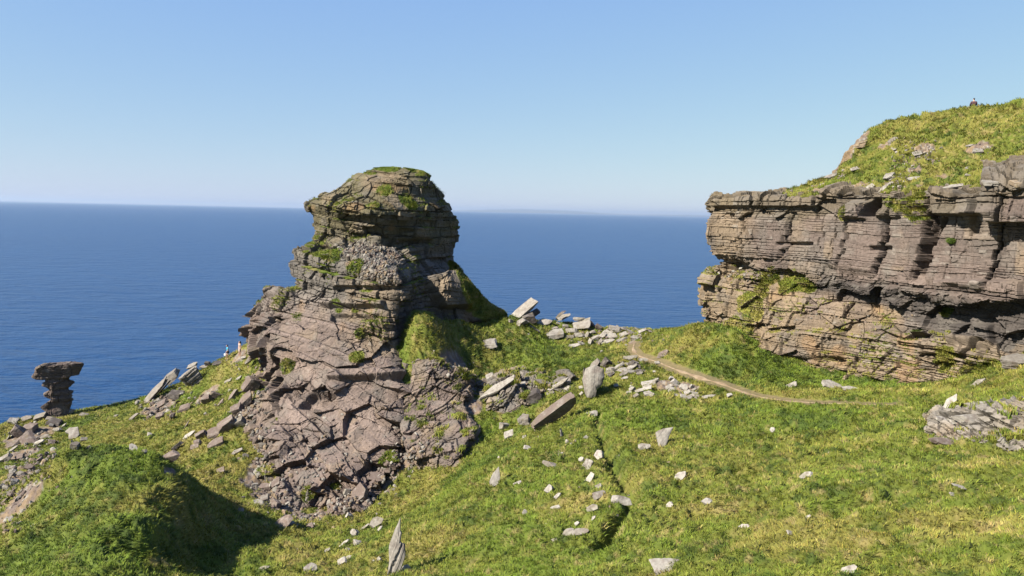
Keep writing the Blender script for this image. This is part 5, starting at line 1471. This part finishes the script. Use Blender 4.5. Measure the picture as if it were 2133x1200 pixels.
# ------------------------------------------------------------------ air
HZ = float(globals().get('HAZE', 3.0e-5))
bpy_me = bpy.data.meshes.new('haze')
S_ = 62000.0; z0, z1 = min(SEA, min(float(q[:, 2].min()) for q in ZSRC)) - 1.0, 192.0
bpy_me.from_pydata([(x, y, z) for z in (z0, z1) for x, y in ((-S_, -S_), (S_, -S_), (S_, S_), (-S_, S_))], [], [(3, 2, 1, 0), (4, 5, 6, 7), (0, 1, 5, 4), (1, 2, 6, 5), (2, 3, 7, 6), (3, 0, 4, 7)])
ho = bpy.data.objects.new('haze', bpy_me); COL.objects.link(ho); put(ho, kind='stuff')
m, N_, L_ = new_mat('sea_haze'); out = N_.new('ShaderNodeOutputMaterial'); vo = N_.new('ShaderNodeVolumePrincipled')
vo.inputs['Color'].default_value = (.45, .54, .65, 1); vo.inputs['Density'].default_value = HZ; vo.inputs['Anisotropy'].default_value = .25
L_.new(vo.outputs[0], out.inputs['Volume']); bpy_me.materials.append(m)

# ------------------------------------------------------------------ sun, sky, camera
SUN_EL = math.radians(38); SUN_DIR = np.array([-.87, -.49, 0]); SUN_DIR = SUN_DIR / np.linalg.norm(SUN_DIR) * math.cos(SUN_EL) + np.array([0, 0, math.sin(SUN_EL)])
ld = bpy.data.lights.new('sun', 'SUN'); ld.energy = 5.0; ld.angle = math.radians(.53); ld.color = (1, .93, .82)
lo_ = bpy.data.objects.new('sun', ld); COL.objects.link(lo_)
lo_.rotation_euler = Vector(SUN_DIR).to_track_quat('Z', 'Y').to_euler()
SKYK = .575
w = bpy.data.worlds.new('World'); sc.world = w; w.use_nodes = True
nt = w.node_tree; nt.nodes.clear()
bg = nt.nodes.new('ShaderNodeBackground'); sky = nt.nodes.new('ShaderNodeTexSky'); wo = nt.nodes.new('ShaderNodeOutputWorld')
sky.sky_type = 'NISHITA'; sky.sun_disc = False; sky.sun_elevation = SUN_EL
sky.sun_rotation = math.atan2(SUN_DIR[0], SUN_DIR[1])
sky.altitude = 60; sky.air_density = 1.0; sky.dust_density = .25; sky.ozone_density = 1.5
bg.inputs['Strength'].default_value = .10
# camera-like shoulder on the bright sky, per channel
se = nt.nodes.new('ShaderNodeSeparateColor'); co = nt.nodes.new('ShaderNodeCombineColor'); nt.links.new(sky.outputs[0], se.inputs[0])
for k, (pw, gain) in enumerate(((.60, .700), (.478, .718), (.04, .523))):
    m1 = nt.nodes.new('ShaderNodeMath'); m1.operation = 'MULTIPLY'; m1.inputs[1].default_value = .05
    m2 = nt.nodes.new('ShaderNodeMath'); m2.operation = 'POWER'; m2.inputs[1].default_value = pw
    m3 = nt.nodes.new('ShaderNodeMath'); m3.operation = 'MULTIPLY'; m3.inputs[1].default_value = gain * 10 * SKYK
    nt.links.new(se.outputs[k], m1.inputs[0]); nt.links.new(m1.outputs[0], m2.inputs[0]); nt.links.new(m2.outputs[0], m3.inputs[0]); nt.links.new(m3.outputs[0], co.inputs[k])
nt.links.new(co.outputs[0], bg.inputs[0]); nt.links.new(bg.outputs[0], wo.inputs[0])

cd = bpy.data.cameras.new('camera'); cam = bpy.data.objects.new('camera', cd); COL.objects.link(cam)
cd.sensor_fit = 'HORIZONTAL'; cd.sensor_width = 36; cd.lens = 36 * F_PX / 2133; cd.clip_start = .1; cd.clip_end = 200000
Mc = Matrix(((RT[0], UP[0], -FW[0], 0), (RT[1], UP[1], -FW[1], 0), (RT[2], UP[2], -FW[2], 0), (0, 0, 0, 1)))
cam.matrix_world = Mc
sc.camera = cam
sc.view_settings.view_transform = 'Standard'; sc.view_settings.look = 'None'; sc.view_settings.exposure = 1.55; sc.view_settings.gamma = 1
sc.cycles.use_denoising = True; sc.cycles.max_bounces = 6; sc.cycles.volume_bounces = 1; sc.cycles.diffuse_bounces = 3
